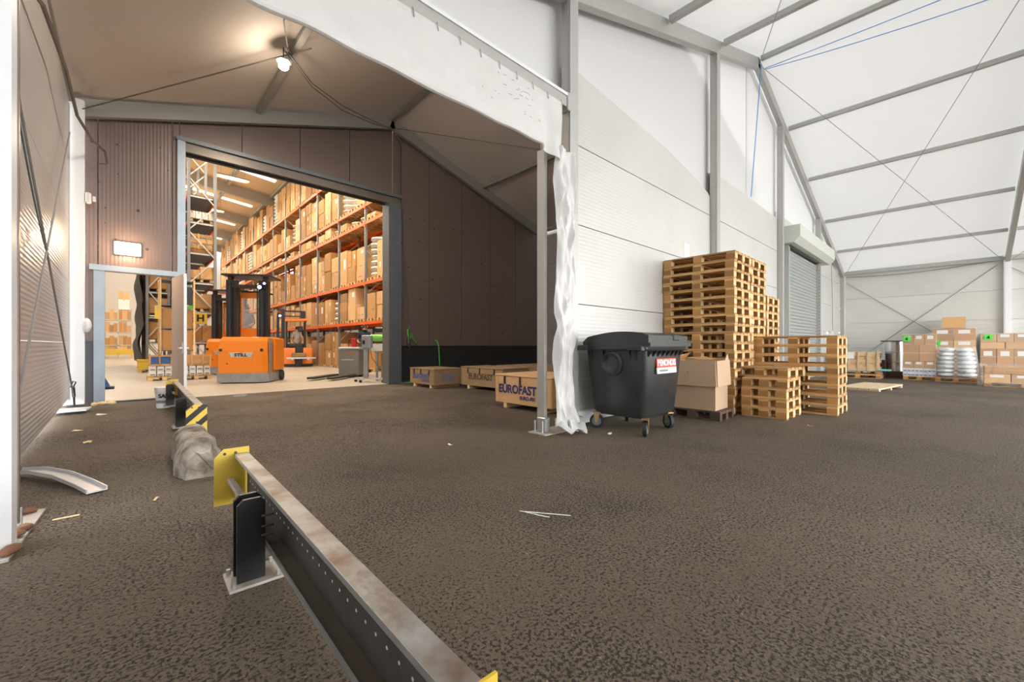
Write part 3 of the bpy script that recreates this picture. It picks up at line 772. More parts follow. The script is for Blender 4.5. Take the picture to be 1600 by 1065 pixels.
# ---- open carton on the dark pallet
make_pallet(PDd, 'small dark stained pallet under the open cardboard box', (6.27+.40, 2.38+.38, 0), R(2))
cbx = thing('cardboard_box', 'large open cardboard box with a folded collar, between bin and pallets', 'box', (6.66, 2.76, .142), R(2))
def wall4(hx, hy, z0, z1, th, dz=0, fl=0.):
    b = MB()
    b.loft([[(-hx, -hy, z0), (hx, -hy, z0), (hx, hy, z0), (-hx, hy, z0)], [(-hx-fl, -hy-fl, z1), (hx+fl, -hy-fl, z1), (hx+fl, hy+fl, z1), (-hx-fl, hy+fl, z1)],
            [(-hx-fl+th, -hy-fl+th, z1), (hx+fl-th, -hy-fl+th, z1), (hx+fl-th, hy+fl-th, z1), (-hx-fl+th, hy+fl-th, z1)], [(-hx+th, -hy+th, z0+.02), (hx-th, -hy+th, z0+.02), (hx-th, hy-th, z0+.02), (-hx+th, hy-th, z0+.02)]])
    return b
wall4(.27, .335, 0, .74, .008).build('box_body', 'card_pale', cbx)
for (x0, x1, y0, y1, nm) in ((-.30, -.285, -.35, .345, 'left'), (-.275, .30, -.365, -.35, 'front')):
    MB().loft([[(x0-.012, y0-.012, .36), (x1, y0-.012, .36), (x1, y1, .36), (x0-.012, y1, .36)], [(x0+.012, y0+.012, .745), (x1+.012, y0+.012, .745), (x1+.012, y1, .745), (x0+.012, y1, .745)]]).build('folded_flap', 'card_pale', cbx)
MB().box(.275, .29, -.34, .34, .36, .745).build('folded_flap', 'card_pale', cbx)
MB().add([(-.26, .33, .745), (.27, .33, .745), (.3, .25, .86), (-.2, .30, .80)], [(0, 1, 2, 3)]).add([(-.25, -.1, .76), (-.05, -.28, .76), (0, -.1, .80), (-.2, .12, .79)], [(0, 1, 2, 3)]).build('inner_flap', 'card', cbx)
MB().add([(-.285, .20, .74), (-.285, .335, .74), (-.28, .33, .84)], [(0, 1, 2)]).add([(.10, -.35, .745), (.28, -.35, .745), (.25, -.34, .85)], [(0, 1, 2)]).build('torn_corner', 'card_pale', cbx)
MB().box(-.18, .2, -.16, .25, .60, .7).build('crumpled_filling', 'card', cbx)
MB().cyl((-.302, .06, .56), .012, -.003, .003, 'x', 7).build('mark', 'ink_grey', cbx)

# ---- planks and flat pallet on the floor
def flat_pack(x, y, rz, label):
    t = thing('plank_bundle', label, 'planks', (x, y, G(x, y)), rz)
    for i in range(4): MB().box(-1.1, 1.1, -.42+.22*i, -.23+.22*i, .06, .10).build('plank', 'planks', t)
    for xx in (-1.0, 0, 1.0): MB().box(xx-.06, xx+.06, -.42, .42, 0, .06).build('bearer', 'planks', t)
flat_pack(15.0, 1.55, R(-8), 'flat bundle of pale planks lying on the asphalt behind the chest high stack')

# ---- roller shutter
rs = srt('door_2')
SX0, SX1, SZ = 15.15, 19.3, 4.30
n = 39
sl = MB().prism([(-.0, .002), (-.018, .02), (-.026, .055), (-.018, .09), (0, .108)], 'x', SX0+.05, SX1-.05).mesh('slat', 'shutter')
for i in range(n): inst('slat', sl, rs, (0, 3.60, G(17, 3)+.11*i))
for x in (SX0, SX1): MB().box(x-.06, x+.06, 3.50, 3.62, G(17, 3), SZ+.1).build('guide_rail', 'aluminium', rs)
for i in range(32): MB().box(SX1-.03, SX1-.005, 3.49, 3.50, .2+.12*i, .26+.12*i).build('guide_clip', 'steel_dark', rs)
MB().prism([(3.62, 4.26), (3.32, 4.26), (3.16, 4.42), (3.16, 4.78), (3.62, 4.78)], 'x', SX0-.28, SX1+.9).build('shutter_box', 'shutter_box', rs)
MB().box(SX0-.02, SX1+.02, 3.50, 3.6, 4.20, 4.26).build('slot', 'steel_dark', rs)

# ---- small fittings on the gable wall
for k, (x, z) in enumerate(((8.15, 2.98), (8.95, 2.86))):
    p = MB().box(-.12, .12, -.004, .004, -.15, .15).build('paper_notice', 'paper_white'); p.location = (x, 3.625, z)
    tag(p, 'white paper notice on the gable wall above the pallets, %s one' % ('left', 'right')[k], 'notice')
    for j in range(4): MB().box(-.08, .06, -.006, -.004, .08-.05*j, .088-.05*j).build('text_line', 'shutter', p)
sw = tag(MB().bbox(-.09, .09, -.05, .05, -.11, .11, .01).build('switch_box', 'white_plastic'), 'white switch box on the wall right of the roller shutter', 'switch'); sw.location = (22.2, 3.58, 1.62)
sw = tag(MB().bbox(-.12, .12, -.05, .05, -.07, .07, .01).build('switch_box', 'white_plastic'), 'low white connector box beside the shutter guide', 'switch'); sw.location = (21.0, 3.58, 1.62)
stick('drop_cable', 'thin grey cable dropping from the eave to the switch box', [(22.0, 3.56, 4.6), (22.1, 3.55, 3.2), (22.15, 3.55, 2.2), (22.2, 3.55, 1.72)], .012, 'cable_grey', 'cable')
hd = thing('wall_bracket', 'small grey wall bracket with hoop below the switch box', 'bracket', (21.6, 3.55, .5))
MB().tube([(-.15, 0, 0), (-.15, 0, .45), (.15, 0, .45), (.15, 0, 0)], .012, 5).build('hoop', 'aluminium', hd); MB().bbox(-.1, .1, -.03, .03, .45, .6, .01).build('box', 'aluminium', hd)
# bracing cables and blue ropes
def cable(label, p, q, r=.008, m='cable_grey', sag=0., n=10):
    p, q = Vector(p), Vector(q)
    pts = [p.lerp(q, i/n)-Vector((0, 0, sag*4*(i/n)*(1-i/n))) for i in range(n+1)] if sag else [p, q]
    return stick('bracing_cable' if m == 'cable_grey' else 'cable', label, pts, r, m, 'cable')
cable('roof bracing cable from the ridge end down to the far eave', (12.35, 3.45, RZ(12.35)-.12), (24.4, -1.25, RZ(24.4)-.1))
cable('roof bracing cable rising from the far eave corner across the right slope', (24.4, 3.4, RZ(24.4)-.05), (12.2, -1.35, RZ(12.2)-.1))
cable('roof bracing cable on the left slope ending at the ridge', (12.1, 3.45, RZ(12.1)-.12), (-.4, -1.3, RZ(-.4)-.1))
cable('wall bracing cable falling from the far corner eave on the right wall', (24.52, 3.4, 4.0), (24.52, -1.15, .2), .012)
cable('wall bracing cable rising to the right wall column', (24.52, 3.4, .1), (24.52, -1.15, 4.2), .012)
cable('roof bracing cable beyond the right frame', (24.4, -1.45, 4.3), (14, -6.2, RZ(14)-.1), .008)
cable('wall bracing cable beyond the right wall column', (24.52, -1.45, 4.1), (24.52, -6.2, .2), .012)
cable('sagging grey cable strung under the right eave', (24.40, 3.4, 4.25), (24.40, -1.2, 4.38), .015, 'cable_grey', .12)
cable('blue rope hanging from the ridge end down the gable fabric', (12.2, 3.45, RZ(12.2)-.15), (11.9, 3.6, 4.98), .012, 'blue_rope')
cable('upper blue rope strung along the ridge purlin', (12.3, 3.4, RZ(12.3)-.2), (12.6, -6, RZ(12.6)-.1), .010, 'blue_rope', .1)
cable('lower blue rope sagging below the ridge purlin', (12.35, 3.4, RZ(12.3)-.2), (13.1, -6, RZ(13)-.2), .010, 'blue_rope', .25)

# ================================================================== THINGS IN THE PASSAGE
def person(name, label, loc, rz, J, mats_, group=None, hair=True):
    """one continuous skinned body; J = joint overrides; local: x right, y forward (-y faces viewer), z up, feet at z=0"""
    P = dict(pelvis=(0, 0, .94), waist=(0, .0, 1.08), chest=(0, .01, 1.30), neck=(0, .01, 1.47), jaw=(0, -.01, 1.55), head=(0, -.005, 1.66), crown=(0, .005, 1.755),
             sl=(-.18, .01, 1.41), el=(-.24, .02, 1.13), hl=(-.22, -.12, .93), fl=(-.21, -.19, .88), sr=(.18, .01, 1.41), er=(.24, .02, 1.13), hr=(.22, -.12, .93), fr=(.21, -.19, .88),
             kl=(-.10, -.02, .50), al=(-.11, .02, .09), tl=(-.12, -.15, .035), kr=(.10, -.02, .50), ar=(.11, .02, .09), tr=(.12, -.15, .035), pl=(-.09, 0, .88), pr=(.09, 0, .88))
    P.update(J)
    rad = dict(pelvis=.135, waist=.125, chest=.15, neck=.058, jaw=.072, head=.098, crown=.06, sl=.07, el=.047, hl=.036, fl=.032, sr=.07, er=.047, hr=.036, fr=.032,
               kl=.062, al=.045, tl=.036, kr=.062, ar=.045, tr=.036, pl=.095, pr=.095)
    E_ = [('pelvis', 'waist'), ('waist', 'chest'), ('chest', 'neck'), ('neck', 'jaw'), ('jaw', 'head'), ('head', 'crown'), ('chest', 'sl'), ('sl', 'el'), ('el', 'hl'), ('hl', 'fl'), ('chest', 'sr'), ('sr', 'er'), ('er', 'hr'), ('hr', 'fr'),
          ('pelvis', 'pl'), ('pl', 'kl'), ('kl', 'al'), ('al', 'tl'), ('pelvis', 'pr'), ('pr', 'kr'), ('kr', 'ar'), ('ar', 'tr')]
    ks = list(P); me = bpy.data.meshes.new('b'); me.from_pydata([P[k] for k in ks], [(ks.index(a), ks.index(b)) for a, b in E_], [])
    o = bpy.data.objects.new('b', me); COL.objects.link(o)
    o.modifiers.new('s', 'SKIN'); sv = me.skin_vertices[0].data
    for i, k in enumerate(ks):
        r = rad[k]; sv[i].radius = (r*(1.15 if k in ('chest', 'waist', 'pelvis') else 1), r*(.82 if k in ('chest', 'waist', 'pelvis') else 1)); sv[i].use_root = k == 'pelvis'
    o.modifiers.new('d', 'SUBSURF').levels = 1
    bpy.context.view_layer.update()
    m2 = bpy.data.meshes.new_from_object(o.evaluated_get(bpy.context.evaluated_depsgraph_get()))
    bpy.data.objects.remove(o); m2.materials.clear()
    order = ['shirt', 'trousers', 'skin', 'hair', 'shoe']
    for k in order: m2.materials.append(M[mats_[k]])
    seg = {('chest', 'sl'): 0, ('chest', 'sr'): 0, ('sl', 'el'): 0, ('sr', 'er'): 0, ('el', 'hl'): 2, ('er', 'hr'): 2, ('hl', 'fl'): 2, ('hr', 'fr'): 2, ('pelvis', 'waist'): 0, ('waist', 'chest'): 0, ('chest', 'neck'): 0,
           ('neck', 'jaw'): 2, ('jaw', 'head'): 2, ('head', 'crown'): 3, ('pelvis', 'pl'): 1, ('pelvis', 'pr'): 1, ('pl', 'kl'): 1, ('pr', 'kr'): 1, ('kl', 'al'): 1, ('kr', 'ar'): 1, ('al', 'tl'): 4, ('ar', 'tr'): 4}
    for pg in m2.polygons:
        c = pg.center; best = None
        for (a, b), s_ in seg.items():
            A_, B_ = Vector(P[a]), Vector(P[b]); t_ = max(0, min(1, (c-A_).dot(B_-A_)/(B_-A_).length_squared)); dd = (c-(A_+(B_-A_)*t_)).length-rad[a]*.5
            if best is None or dd < best[0]: best = (dd, s_)
        pg.material_index = best[1]; pg.use_smooth = True
    b = inst(name, m2, None, loc, rz); tag(b, label, 'person', group)
    hd = Vector(P['head'])
    MB().ball(hd+Vector((-.035, -.092, .012)), .012, .008, .009, 6, 4).ball(hd+Vector((.035, -.092, .012)), .012, .008, .009, 6, 4).build('eyes', 'ink_black', b)
    MB().prism([(-.115, -.03), (-.092, .01), (-.085, -.035)], 'x', hd.x-.012, hd.x+.012, Matrix.Translation((0, hd.y, hd.z))).build('nose', mats_['skin'], b)
    MB().ball(hd+Vector((0, -.088, -.055)), .026, .008, .007, 8, 4).build('mouth', 'red_plastic', b)
    MB().ball(hd+Vector((-.1, .01, -.005)), .014, .025, .034, 6, 5).ball(hd+Vector((.1, .01, -.005)), .014, .025, .034, 6, 5).build('ears', mats_['skin'], b)
    for hk, s_ in (('fl', -1), ('fr', 1)):
        h = Vector(P[hk]); fm = MB(); d = (h-Vector(P['hl' if s_ < 0 else 'hr'])).normalized(); side = Vector((1, 0, 0)); side = (side-d*side.dot(d)).normalized(); up = side.cross(d)
        for q in range(4): 
            p0 = h+side*(-.027+.018*q); ln = (.05, .06, .058, .045)[q]; fm.tube([p0, p0+d*ln*.6, p0+d*ln-up*.015*(-1 if up.z < 0 else 1)], [.009, .0085, .007], 5)
        fm.tube([h-side*.02*s_-d*.03, h-side*.05*s_+d*.0, h-side*.055*s_+d*.028], [.011, .01, .008], 5)
        fm.build('fingers', mats_['skin'], b, smooth=True)
    return b

# wall bracing cables of the passage, with turnbuckles
cable('passage bracing cable falling from the upper left front to the far column foot', (-.66, 4.35, 3.95), (-.60, 10.15, .25), .011)
cable('passage bracing cable rising to the top of the far left column', (-.64, 5.0, .35), (-.62, 9.75, 4.55), .011)
tb = thing('turnbuckle', 'dark turnbuckle and shackle at the foot of the far left column', 'turnbuckle', (-.60, 10.30, .0))
MB().tube([(0, -.25, .42), (0, -.1, .25)], .022, 6).tube([(0, -.1, .25), (0, 0, .08)], .014, 6).build('screw', 'steel_dark', tb)
MB().tube([(-.03, -.24, .42), (0, -.28, .52), (.03, -.22, .5), (0, -.2, .42)], .010, 5).build('shackle', 'steel_dark', tb)
MB().prism([(-.25, -.2), (.15, -.15), (.2, .3), (-.2, .3)], 'z', 0, .02).build('foot_plate', 'aluminium_white', tb)
stick('hanging_cable', 'thick brown cable drooping along the top of the left wall', [(-.62, 5.0, 4.05), (-.60, 6.4, 4.62), (-.56, 8.2, 4.85), (-.52, 9.4, 4.72), (-.4, 10.4, 4.75), (-.25, 11.35, 4.9), (-.22, 11.5, 4.72), (-.35, 11.45, 4.68)], .022, 'cable_dark', 'cable')
cable('thin green cable along the left wall of the passage', (-.68, 4.4, 4.2), (-.66, 7.5, 2.2), .008, 'cable_green', .25)
tag(MB().bbox(-.04, .04, -.08, .08, -.10, .10, .02).cyl((.06, 0, 0), .05, 0, .04, 'x', 10).build('wall_socket', 'white_plastic'), 'white wall fixture high on the far left column', 'fixture').location = (-.48, 11.40, 3.95)
tag(MB().ball((0, 0, 0), .07, .06, .14, 8, 6).build('emergency_light', 'white_plastic'), 'rounded white fixture half way up the far left column', 'fixture').location = (-.50, 11.36, 1.5)
# roof cables
for k, (q, w) in enumerate((((0.02, 0), 'upper'), ((-.05, .07), 'lower'))):
    o = stick('lamp_cable', '%s of the two brown cables strung from the lamp to the roof ridge' % w, [(2.25+q[0], 8.55, 6.62), (2.9, 9.2, 6.60-q[1]), (3.8, 9.9, 6.78-q[1]*1.6), (4.9, 10.7, 7.15-q[1]), (5.85, 11.35, 7.50), (6.1, 11.42, 7.3-q[1])], .011, 'cable_dark', 'cable')
stick('lamp_cable', 'brown cable running from the lamp towards the tarp valance', [(2.25, 8.5, 6.62), (1.9, 7.4, 6.35), (1.7, 6.2, 6.2), (1.6, 4.2, 6.25)], .011, 'cable_dark', 'cable')
cable('roof bracing cable of the passage ending at the left eave', (-.6, 11.4, 5.6), (2.6, 8.3, 6.72), .012, 'cable_dark')
cable('roof bracing cable across the right slope of the passage', (6.0, 11.4, 7.6), (12.2, 4.4, 5.8), .010, 'cable_dark')
stick('wall_cable', 'thin dark cable hanging down the brown wall right of the opening', [(6.25, 11.6, 7.2), (6.3, 11.70, 5.5), (6.42, 11.7, 3.2), (6.52, 11.7, 1.6)], .012, 'cable_dark', 'cable')
gs = thing('green_strap', 'bright green strap bundle hanging on the brown wall', 'strap', (6.55, 11.66, 1.38))
MB().tube([(0, 0, .3), (-.08, -.02, .2), (-.06, -.02, .02), (.02, -.02, -.05), (.05, -.02, .1), (.1, -.02, -.05), (.24, 0, -.2)], .022, 5).build('webbing', 'green_strap', gs)
MB().tube([(-.03, 0, .0), (-.06, -.02, -.2), (.0, -.02, -.33)], .04, 6).build('ratchet', 'steel_dark', gs)
stick('green_hose', 'thin green hose hanging behind the far crate', [(7.45, 11.6, 1.25), (7.5, 11.6, 1.3), (7.55, 11.55, 1.1), (7.55, 11.5, .6), (7.5, 11.4, .02), (6.6, 11.1, -.02), (6.25, 11.3, -.02)], .018, 'green_strap', 'hose')
# flood lamp under the passage roof
fl = thing('flood_lamp', 'bright flood lamp hanging under the passage roof', 'lamp', (2.2, 8.6, 6.35))
MB().ball((0, 0, 0), .09, .09, .07, 12, 8).build('bulb', 'lamp_glow', fl, smooth=True)
MB().cyl((0, 0, 0), .13, .07, .10, 'z', 14, .05).tube([(0, 0, .1), (.0, 0, .34)], .012, 5).build('housing', 'steel_dark', fl)
MB().tube([(.05, .0, .3), (.12, .05, .18), (.16, .0, .3), (.05, -.05, .38)], .008, 5).build('cable_loop', 'cable_dark', fl)
def plight(parent, loc, e, col, r=.1):
    ld = bpy.data.lights.new('light', 'POINT'); ld.energy = e; ld.color = col; ld.shadow_soft_size = r
    return inst('light', ld, parent, loc)
plight(fl, (0, 0, -.16), 38, (1, .86, .68), .1)
_fa = bpy.data.lights.new('flood', 'AREA'); _fa.shape = 'DISK'; _fa.size = .22; _fa.energy = 190; _fa.color = (1, .87, .70); inst('flood', _fa, fl, (0, 0, -.1))
bl = thing('bulkhead_lamp', 'glowing rectangular wall lamp over the personnel door', 'lamp', (.08, 11.72, 3.10))
MB().bbox(-.19, .19, -.08, 0, -.10, .13, .02).build('glass', 'bulkhead_glow', bl); MB().bbox(-.21, .21, -.03, .02, -.13, .15, .02).build('back', 'white_plastic', bl)
plight(bl, (0, -.25, -.02), 42, (1, .70, .45), .12)

# wooden crates
def crate(name, label, x0, x1, y0, y1, h, m, logo, lcol, sub=None, rz=0., off=.02):
    t = thing('wooden_crate', label, 'crate', (x0, (y0+y1)/2, G(x0, (y0+y1)/2)), rz)
    L = (y1-y0)/2; W = x1-x0
    MB().bbox(0, W, -L, L, .09, h-.03, .006).build('crate_body', m, t)
    MB().bbox(-.012, W+.012, -L-.012, L+.012, h-.028, h, .005).build('lid', m, t)
    for y in (-L*.72, L*.62):
        MB().box(.0, W, y-.04, y+.04, 0, .09).build('runner', 'wood_end', t)
    for y in (-L*.62, L*.05, L*.62): MB().box(-.022, -.004, y-.016, y+.016, h-.17, h-.03).box(-.028, -.02, y-.01, y+.01, h-.12, h-.08).build('latch', 'steel_dark', t)
    for y in (-L+.05, L-.05): MB().box(-.006, 0, y-.035, y+.035, .1, h-.05).build('batten', m, t)
    if logo:
        o = inst('lettering', text_mesh(logo, .185*min(1.15, L/.62), 'lettering', lcol, .001, bold=.007), t, (-.008, off, .09+(h-.12)*.52), R(-90), R(90)); o.scale = (.95, 1, 1)
    if sub: inst('lettering', text_mesh(sub, .085, 'lettering', lcol, .001, bold=.003), t, (-.008, off-L*.38, .09+(h-.12)*.24), R(-90), R(90))
    MB().box(W*.25, W*.7, -L-.004, -L, h*.35, h*.7).build('shipping_label', 'ink_grey', t)
    return t
crate('e', 'new wooden crate lettered EUROFAST beside the opening leg', 5.03, 6.15, 4.42, 5.80, .60, 'wood_new', 'EUROFAST', 'ink_blue', 'EURO-FIX', off=.12)
crate('m', 'long weathered crate with faded lettering in the middle of the crate row', 6.70, 7.6, 7.45, 9.15, .58, 'wood_crate', 'EUROFAST', 'wood_dark')
crate('n', 'long crate standing behind the faded middle crate', 7.75, 9.3, 6.6, 8.9, .58, 'wood_crate', None, 'ink_grey')
crate('a', 'far wooden crate with pale blue lettering under the green hose', 6.03, 6.95, 9.45, 10.70, .53, 'wood_crate', 'EUROFAST', 'ink_blue_pale', 'EURO-FIX')
# bucket
bk = thing('bucket', 'white plastic bucket with black print behind the far guard rail', 'bucket', (.56, 10.05, G(.5, 10)-.0))
MB().cyl((0, 0, 0), .105, .005, .36, 'z', 20, .128).build('body', 'white_plastic', bk, smooth=True)
MB().cyl((0, 0, 0), .136, .34, .385, 'z', 20).cyl((0, 0, 0), .132, .30, .32, 'z', 20).build('rim', 'white_plastic', bk)
MB().tube([(-.135*math.cos(a), -.06*math.sin(a), .34-.14*math.sin(a)) for a in [math.pi*i/10 for i in range(11)]], .005, 5).build('handle', 'steel_galv', bk)
inst('lettering', text_mesh('SAN', .095, 'lettering', 'ink_black', .001, bold=.004), bk, (.05, -.122, .23), R(-0), R(88))
MB().box(-.08, .08, -.122, -.118, .10, .15).build('print_block', 'ink_grey', bk)
bk.rotation_euler = (0, 0, R(-43+20))

# ================================================================== WAREHOUSE
def variant(base, name, rgb): 
    m = M[base].copy(); M[name] = m
    for n in m.node_tree.nodes:
        if n.type == 'MIX' and n.data_type == 'RGBA': n.inputs[6].default_value = (*rgb, 1)
variant('card', 'card_b', (.66, .40, .18)); variant('card', 'card_c', (.48, .27, .11)); variant('card', 'card_d', (.70, .46, .24))
CARDS = ['card', 'card_b', 'card_c', 'card_d']
# simple rack pallet (small in the photo)
def rp_mesh():
    b = MB(); b.use('wood_pallet').box(-.6, .6, -.4, .4, .12, .144)
    for y in (-.34, 0, .34): b.box(-.6, .6, y-.05, y+.05, 0, .022)
    b.use('wood_end')
    for x in (-.54, 0, .54):
        for y in (-.34, 0, .34): b.box(x-.06, x+.06, y-.05, y+.05, .022, .12)
    return b.mesh('rack_pallet')
RPM = rp_mesh()
def carton_mesh(w, d, h, m, lab=0):
    b = MB(); b.use(m).box(-d/2, d/2, -w/2+.008, w/2-.008, 0, h-.006)
    b.use('tape').box(-d/2-.003, d/2, -.025, .025, h-.10, h-.003)
    if lab == 1: b.use('paper_white').box(-d/2-.004, -d/2, -w*.32, -w*.05, h*.45, h*.75)
    if lab == 2: b.use('ink_grey').box(-d/2-.004, -d/2, -w*.2, w*.2, h*.3, h*.36)
    return b.mesh('carton')
_cm = {}
def carton(w, d, h, m, lab):
    k = (round(w, 2), round(d, 2), round(h, 2), m, lab)
    if k not in _cm: _cm[k] = carton_mesh(k[0], k[1], k[2], m, lab)
    return _cm[k]
RX, RXD, BAY, NB_, Y0_ = 8.0, 1.1, 3.16, 13, 15.10
LEV = [WF, 2.19, 3.99, 6.69, 7.50, 9.75]
LN = ['floor level', 'first beam', 'second beam', 'third beam', 'fourth beam', 'top beam']
BN = ['nearest', 'second', 'third', 'fourth', 'fifth', 'sixth', 'seventh']
pk = thing('pallet_rack', 'long orange beamed pallet rack along the right side of the warehouse aisle', 'rack', (0, 0, 0))
um = MB().box(-.05, .05, -.05, .05, WF, 11.0).box(-.08, .08, -.08, .08, WF, WF+.015).mesh('upright', 'rack_grey')
bm_ = MB().box(-.025, .025, -BAY/2+.05, BAY/2-.05, -.13, 0).mesh('beam', 'orange_beam')
bclip = MB().box(-.032, .032, -.06, .06, -.20, .03).mesh('beam_connector', 'orange_beam')
brm = MB()
for i in range(10):
    z = .3+1.05*i; a, b_ = (0, RXD) if i % 2 else (RXD, 0)
    brm.beam((a, 0, z), (b_, 0, z+1.0), .03, .04)
brm = brm.mesh('brace', 'rack_brace')
for k in range(NB_+1):
    y = Y0_+BAY*k
    inst('upright', um, pk, (RX+.05, y, 0)); inst('upright', um, pk, (RX+RXD, y, 0)); inst('brace', brm, pk, (RX+.05, y, 0))
    if k < NB_:
        for z in LEV[1:]:
            inst('beam', bm_, pk, (RX, y+BAY/2, z)); inst('beam', bm_, pk, (RX+RXD+.06, y+BAY/2, z))
            if k < 4:
                inst('beam_connector', bclip, pk, (RX-.005, y, z))
random.seed(31)
hmax = [1.75, 1.55, 2.3, .5, 1.95, 2.35]
n_ind = 0; far = MB(); nsk = 0
for k in range(NB_):
    for li, z in enumerate(LEV):
        for p in range(3):
            if li == 0 and (k < 2 and p < 2): continue
            py = Y0_+BAY*k+.56+1.02*p; px_ = RX+.62
            H_ = hmax[li]*random.uniform(.6, .98)
            if random.random() < .08: H_ *= .4
            if random.random() < .05 and li not in (1, 5): continue
            kind = random.random()
            near = k < 6 and n_ind < 285
            where = '%s, %s bay' % (LN[li], BN[min(k, 6)])
            pn = ('first', 'second', 'third')[p]
            if near: tag(inst('rack_pallet', RPM, None, (px_, py, z)), 'wooden pallet under the %s load on the %s of the orange rack' % (pn, where), 'pallet', 'pallets in the orange rack')
            else: far.use('wood_pallet').box(px_-.6, px_+.6, py-.4, py+.4, z+.1, z+.144).box(px_-.6, px_-.5, py-.4, py-.3, z, z+.1).box(px_-.6, px_-.5, py-.05, py+.05, z, z+.1).box(px_-.6, px_-.5, py+.3, py+.4, z, z+.1)
            zz = z+.146
            if (kind < .10 or (li == 4 and k == 1 and p > 0) or (li == 3 and kind < .5)) and li:
                ns = max(1, int(H_/.26))
                for s_ in range(ns):
                    if near:
                        if nsk % 3 == 0:
                            skm = MB().ball((0, 0, .14), .58, .42, .15, 12, 6, .05).mesh('sack', 'sack', True)
                        nsk += 1; n_ind += 1
                        tag(inst('sack', skm, None, (px_+random.uniform(-.03, .03), py+random.uniform(-.02, .02), zz+.26*s_), 0), 'plump white sack, %s in the %s pile, %s, orange rack' % (ORD[s_] if s_ < ns-1 or s_ == 0 else 'topmost', pn, where), 'sack', 'white sacks in the orange rack')
                    else: far.use('sack').bbox(px_-.58, px_+.5, py-.42, py+.42, zz+.26*s_, zz+.26*s_+.25, .08)
                continue
            cols_ = 1 if kind > .62 else 2
            hh = random.choice((.42, .55, .7, .9)) if cols_ == 1 else random.choice((.36, .48, .62, .8))
            if H_ < .6: hh = H_*.9
            nl = max(1, int(H_/hh)); hh = H_/nl
            hh = round(hh*20)/20; cm_ = random.choice(CARDS); w = .86 if cols_ == 1 else .43
            for a in range(nl):
                for c in range(cols_):
                    yy = py if cols_ == 1 else py+(c-.5)*.435
                    if near:
                        n_ind += 1
                        side = '' if cols_ == 1 else (' left' if c else ' right')
                        me = carton(w, 1.15, hh, cm_, random.choice((0, 0, 1, 2)))
                        tag(inst('carton', me, None, (px_+random.uniform(-.025, .01), yy+random.uniform(-.004, .004), zz+hh*a), R(random.uniform(-.4, .4))),
                            'brown carton,%s layer %s of %s load, %s, orange rack' % (side, ('one', 'two', 'three', 'four', 'five', 'six', 'seven')[min(a, 6)], pn, where), 'carton', 'cartons in the orange rack')
                    else:
                        j = random.uniform(-.03, .02)
                        far.use(random.choice(CARDS) if random.random() < .25 else cm_).box(px_-.575+j, px_+.575, yy-w/2+.01, yy+w/2-.01, zz+hh*a, zz+hh*(a+1)-.008)
o = far.build('distant_load', 'card'); o['kind'] = 'stuff'; tag(o, 'cartons, pallets and sacks filling the far bays of the orange rack', 'cartons')

# second row back to back behind it
pk2 = thing('pallet_rack', 'rear orange beamed pallet rack standing back to back behind the long right rack', 'rack', (0, 0, 0))
R2 = 9.45; back = MB()
for k in range(7):
    y = Y0_+BAY*k
    inst('upright', um, pk2, (R2, y, 0)); inst('upright', um, pk2, (R2+1.1, y, 0))
    if k == 6: continue
    for li, z in enumerate(LEV):
        if li:
            inst('beam', bm_, pk2, (R2, y+BAY/2, z)); inst('beam', bm_, pk2, (R2+1.1, y+BAY/2, z))
        for p in range(3):
            if random.random() < .15: continue
            h = hmax[li]*random.uniform(.6, .97); yy = y+.56+1.02*p
            back.use('wood_pallet').box(R2-.05, R2+1.1, yy-.4, yy+.4, z+.02, z+.144)
            nl = max(1, round(h/.6))
            for a in range(nl): back.use(random.choice(CARDS)).box(R2-.03, R2+1.08, yy-.43, yy+.43, z+.15+h/nl*a, z+.15+h/nl*(a+1)-.01)
o = back.build('rear_load', 'card'); o['kind'] = 'stuff'; tag(o, 'cartons and pallets filling the rear rack behind the long orange rack', 'cartons')

# left racks: two end frames
def end_rack(label, x0, x1, y0, nb, name):
    t = thing('pallet_rack', label, 'rack', (0, 0, 0))
    W = x1-x0
    b = MB()
    zz = .35; i = 0
    while zz < 9.6: 
        a, c = ((x0+.05, x1-.05) if i % 2 else (x1-.05, x0+.05)); b.beam((a, 0, zz), (c, 0, zz+1.08), .03, .045); zz += 1.12; i += 1
    bme = b.mesh('brace', 'rack_brace')
    u = MB().box(-.05, .05, -.05, .05, WF, 10.6).mesh('upright', 'rack_grey')
    for k in range(nb+1):
        y = y0+2.8*k
        inst('upright', u, t, (x0+.05, y, 0)); inst('upright', u, t, (x1-.05, y, 0)); inst('brace', bme, t, (0, y, 0))
        if k < nb:
            for z in LLEV:
                MB().box(x0, x1, y+.06, y+2.74, z-.05, z).build('shelf_deck', 'shelf_grey', t)
                MB().box(x0-.01, x0+.03, y+.05, y+2.75, z-.14, z-.05).build('beam', 'orange_beam', t); MB().box(x1-.03, x1+.01, y+.05, y+2.75, z-.14, z-.05).build('beam', 'orange_beam', t)
                MB().box(x0+.1, x1-.1, y+.055, y+.085, z-.10, z-.04).build('front_bar', 'rack_brace', t)
LLEV = [1.28, 2.54, 3.78, 5.03, 6.31, 7.42]
end_rack('grey end frame with zigzag braces of the rack left of the big opening', 1.95, 2.95, 21.7, 3, 'r')
LLEV = [1.27, 2.44, 3.59, 4.76, 5.95, 6.98, 8.2]
end_rack('grey end frame of the rack seen through the personnel door', .76, 1.62, 25.0, 2, 'l')
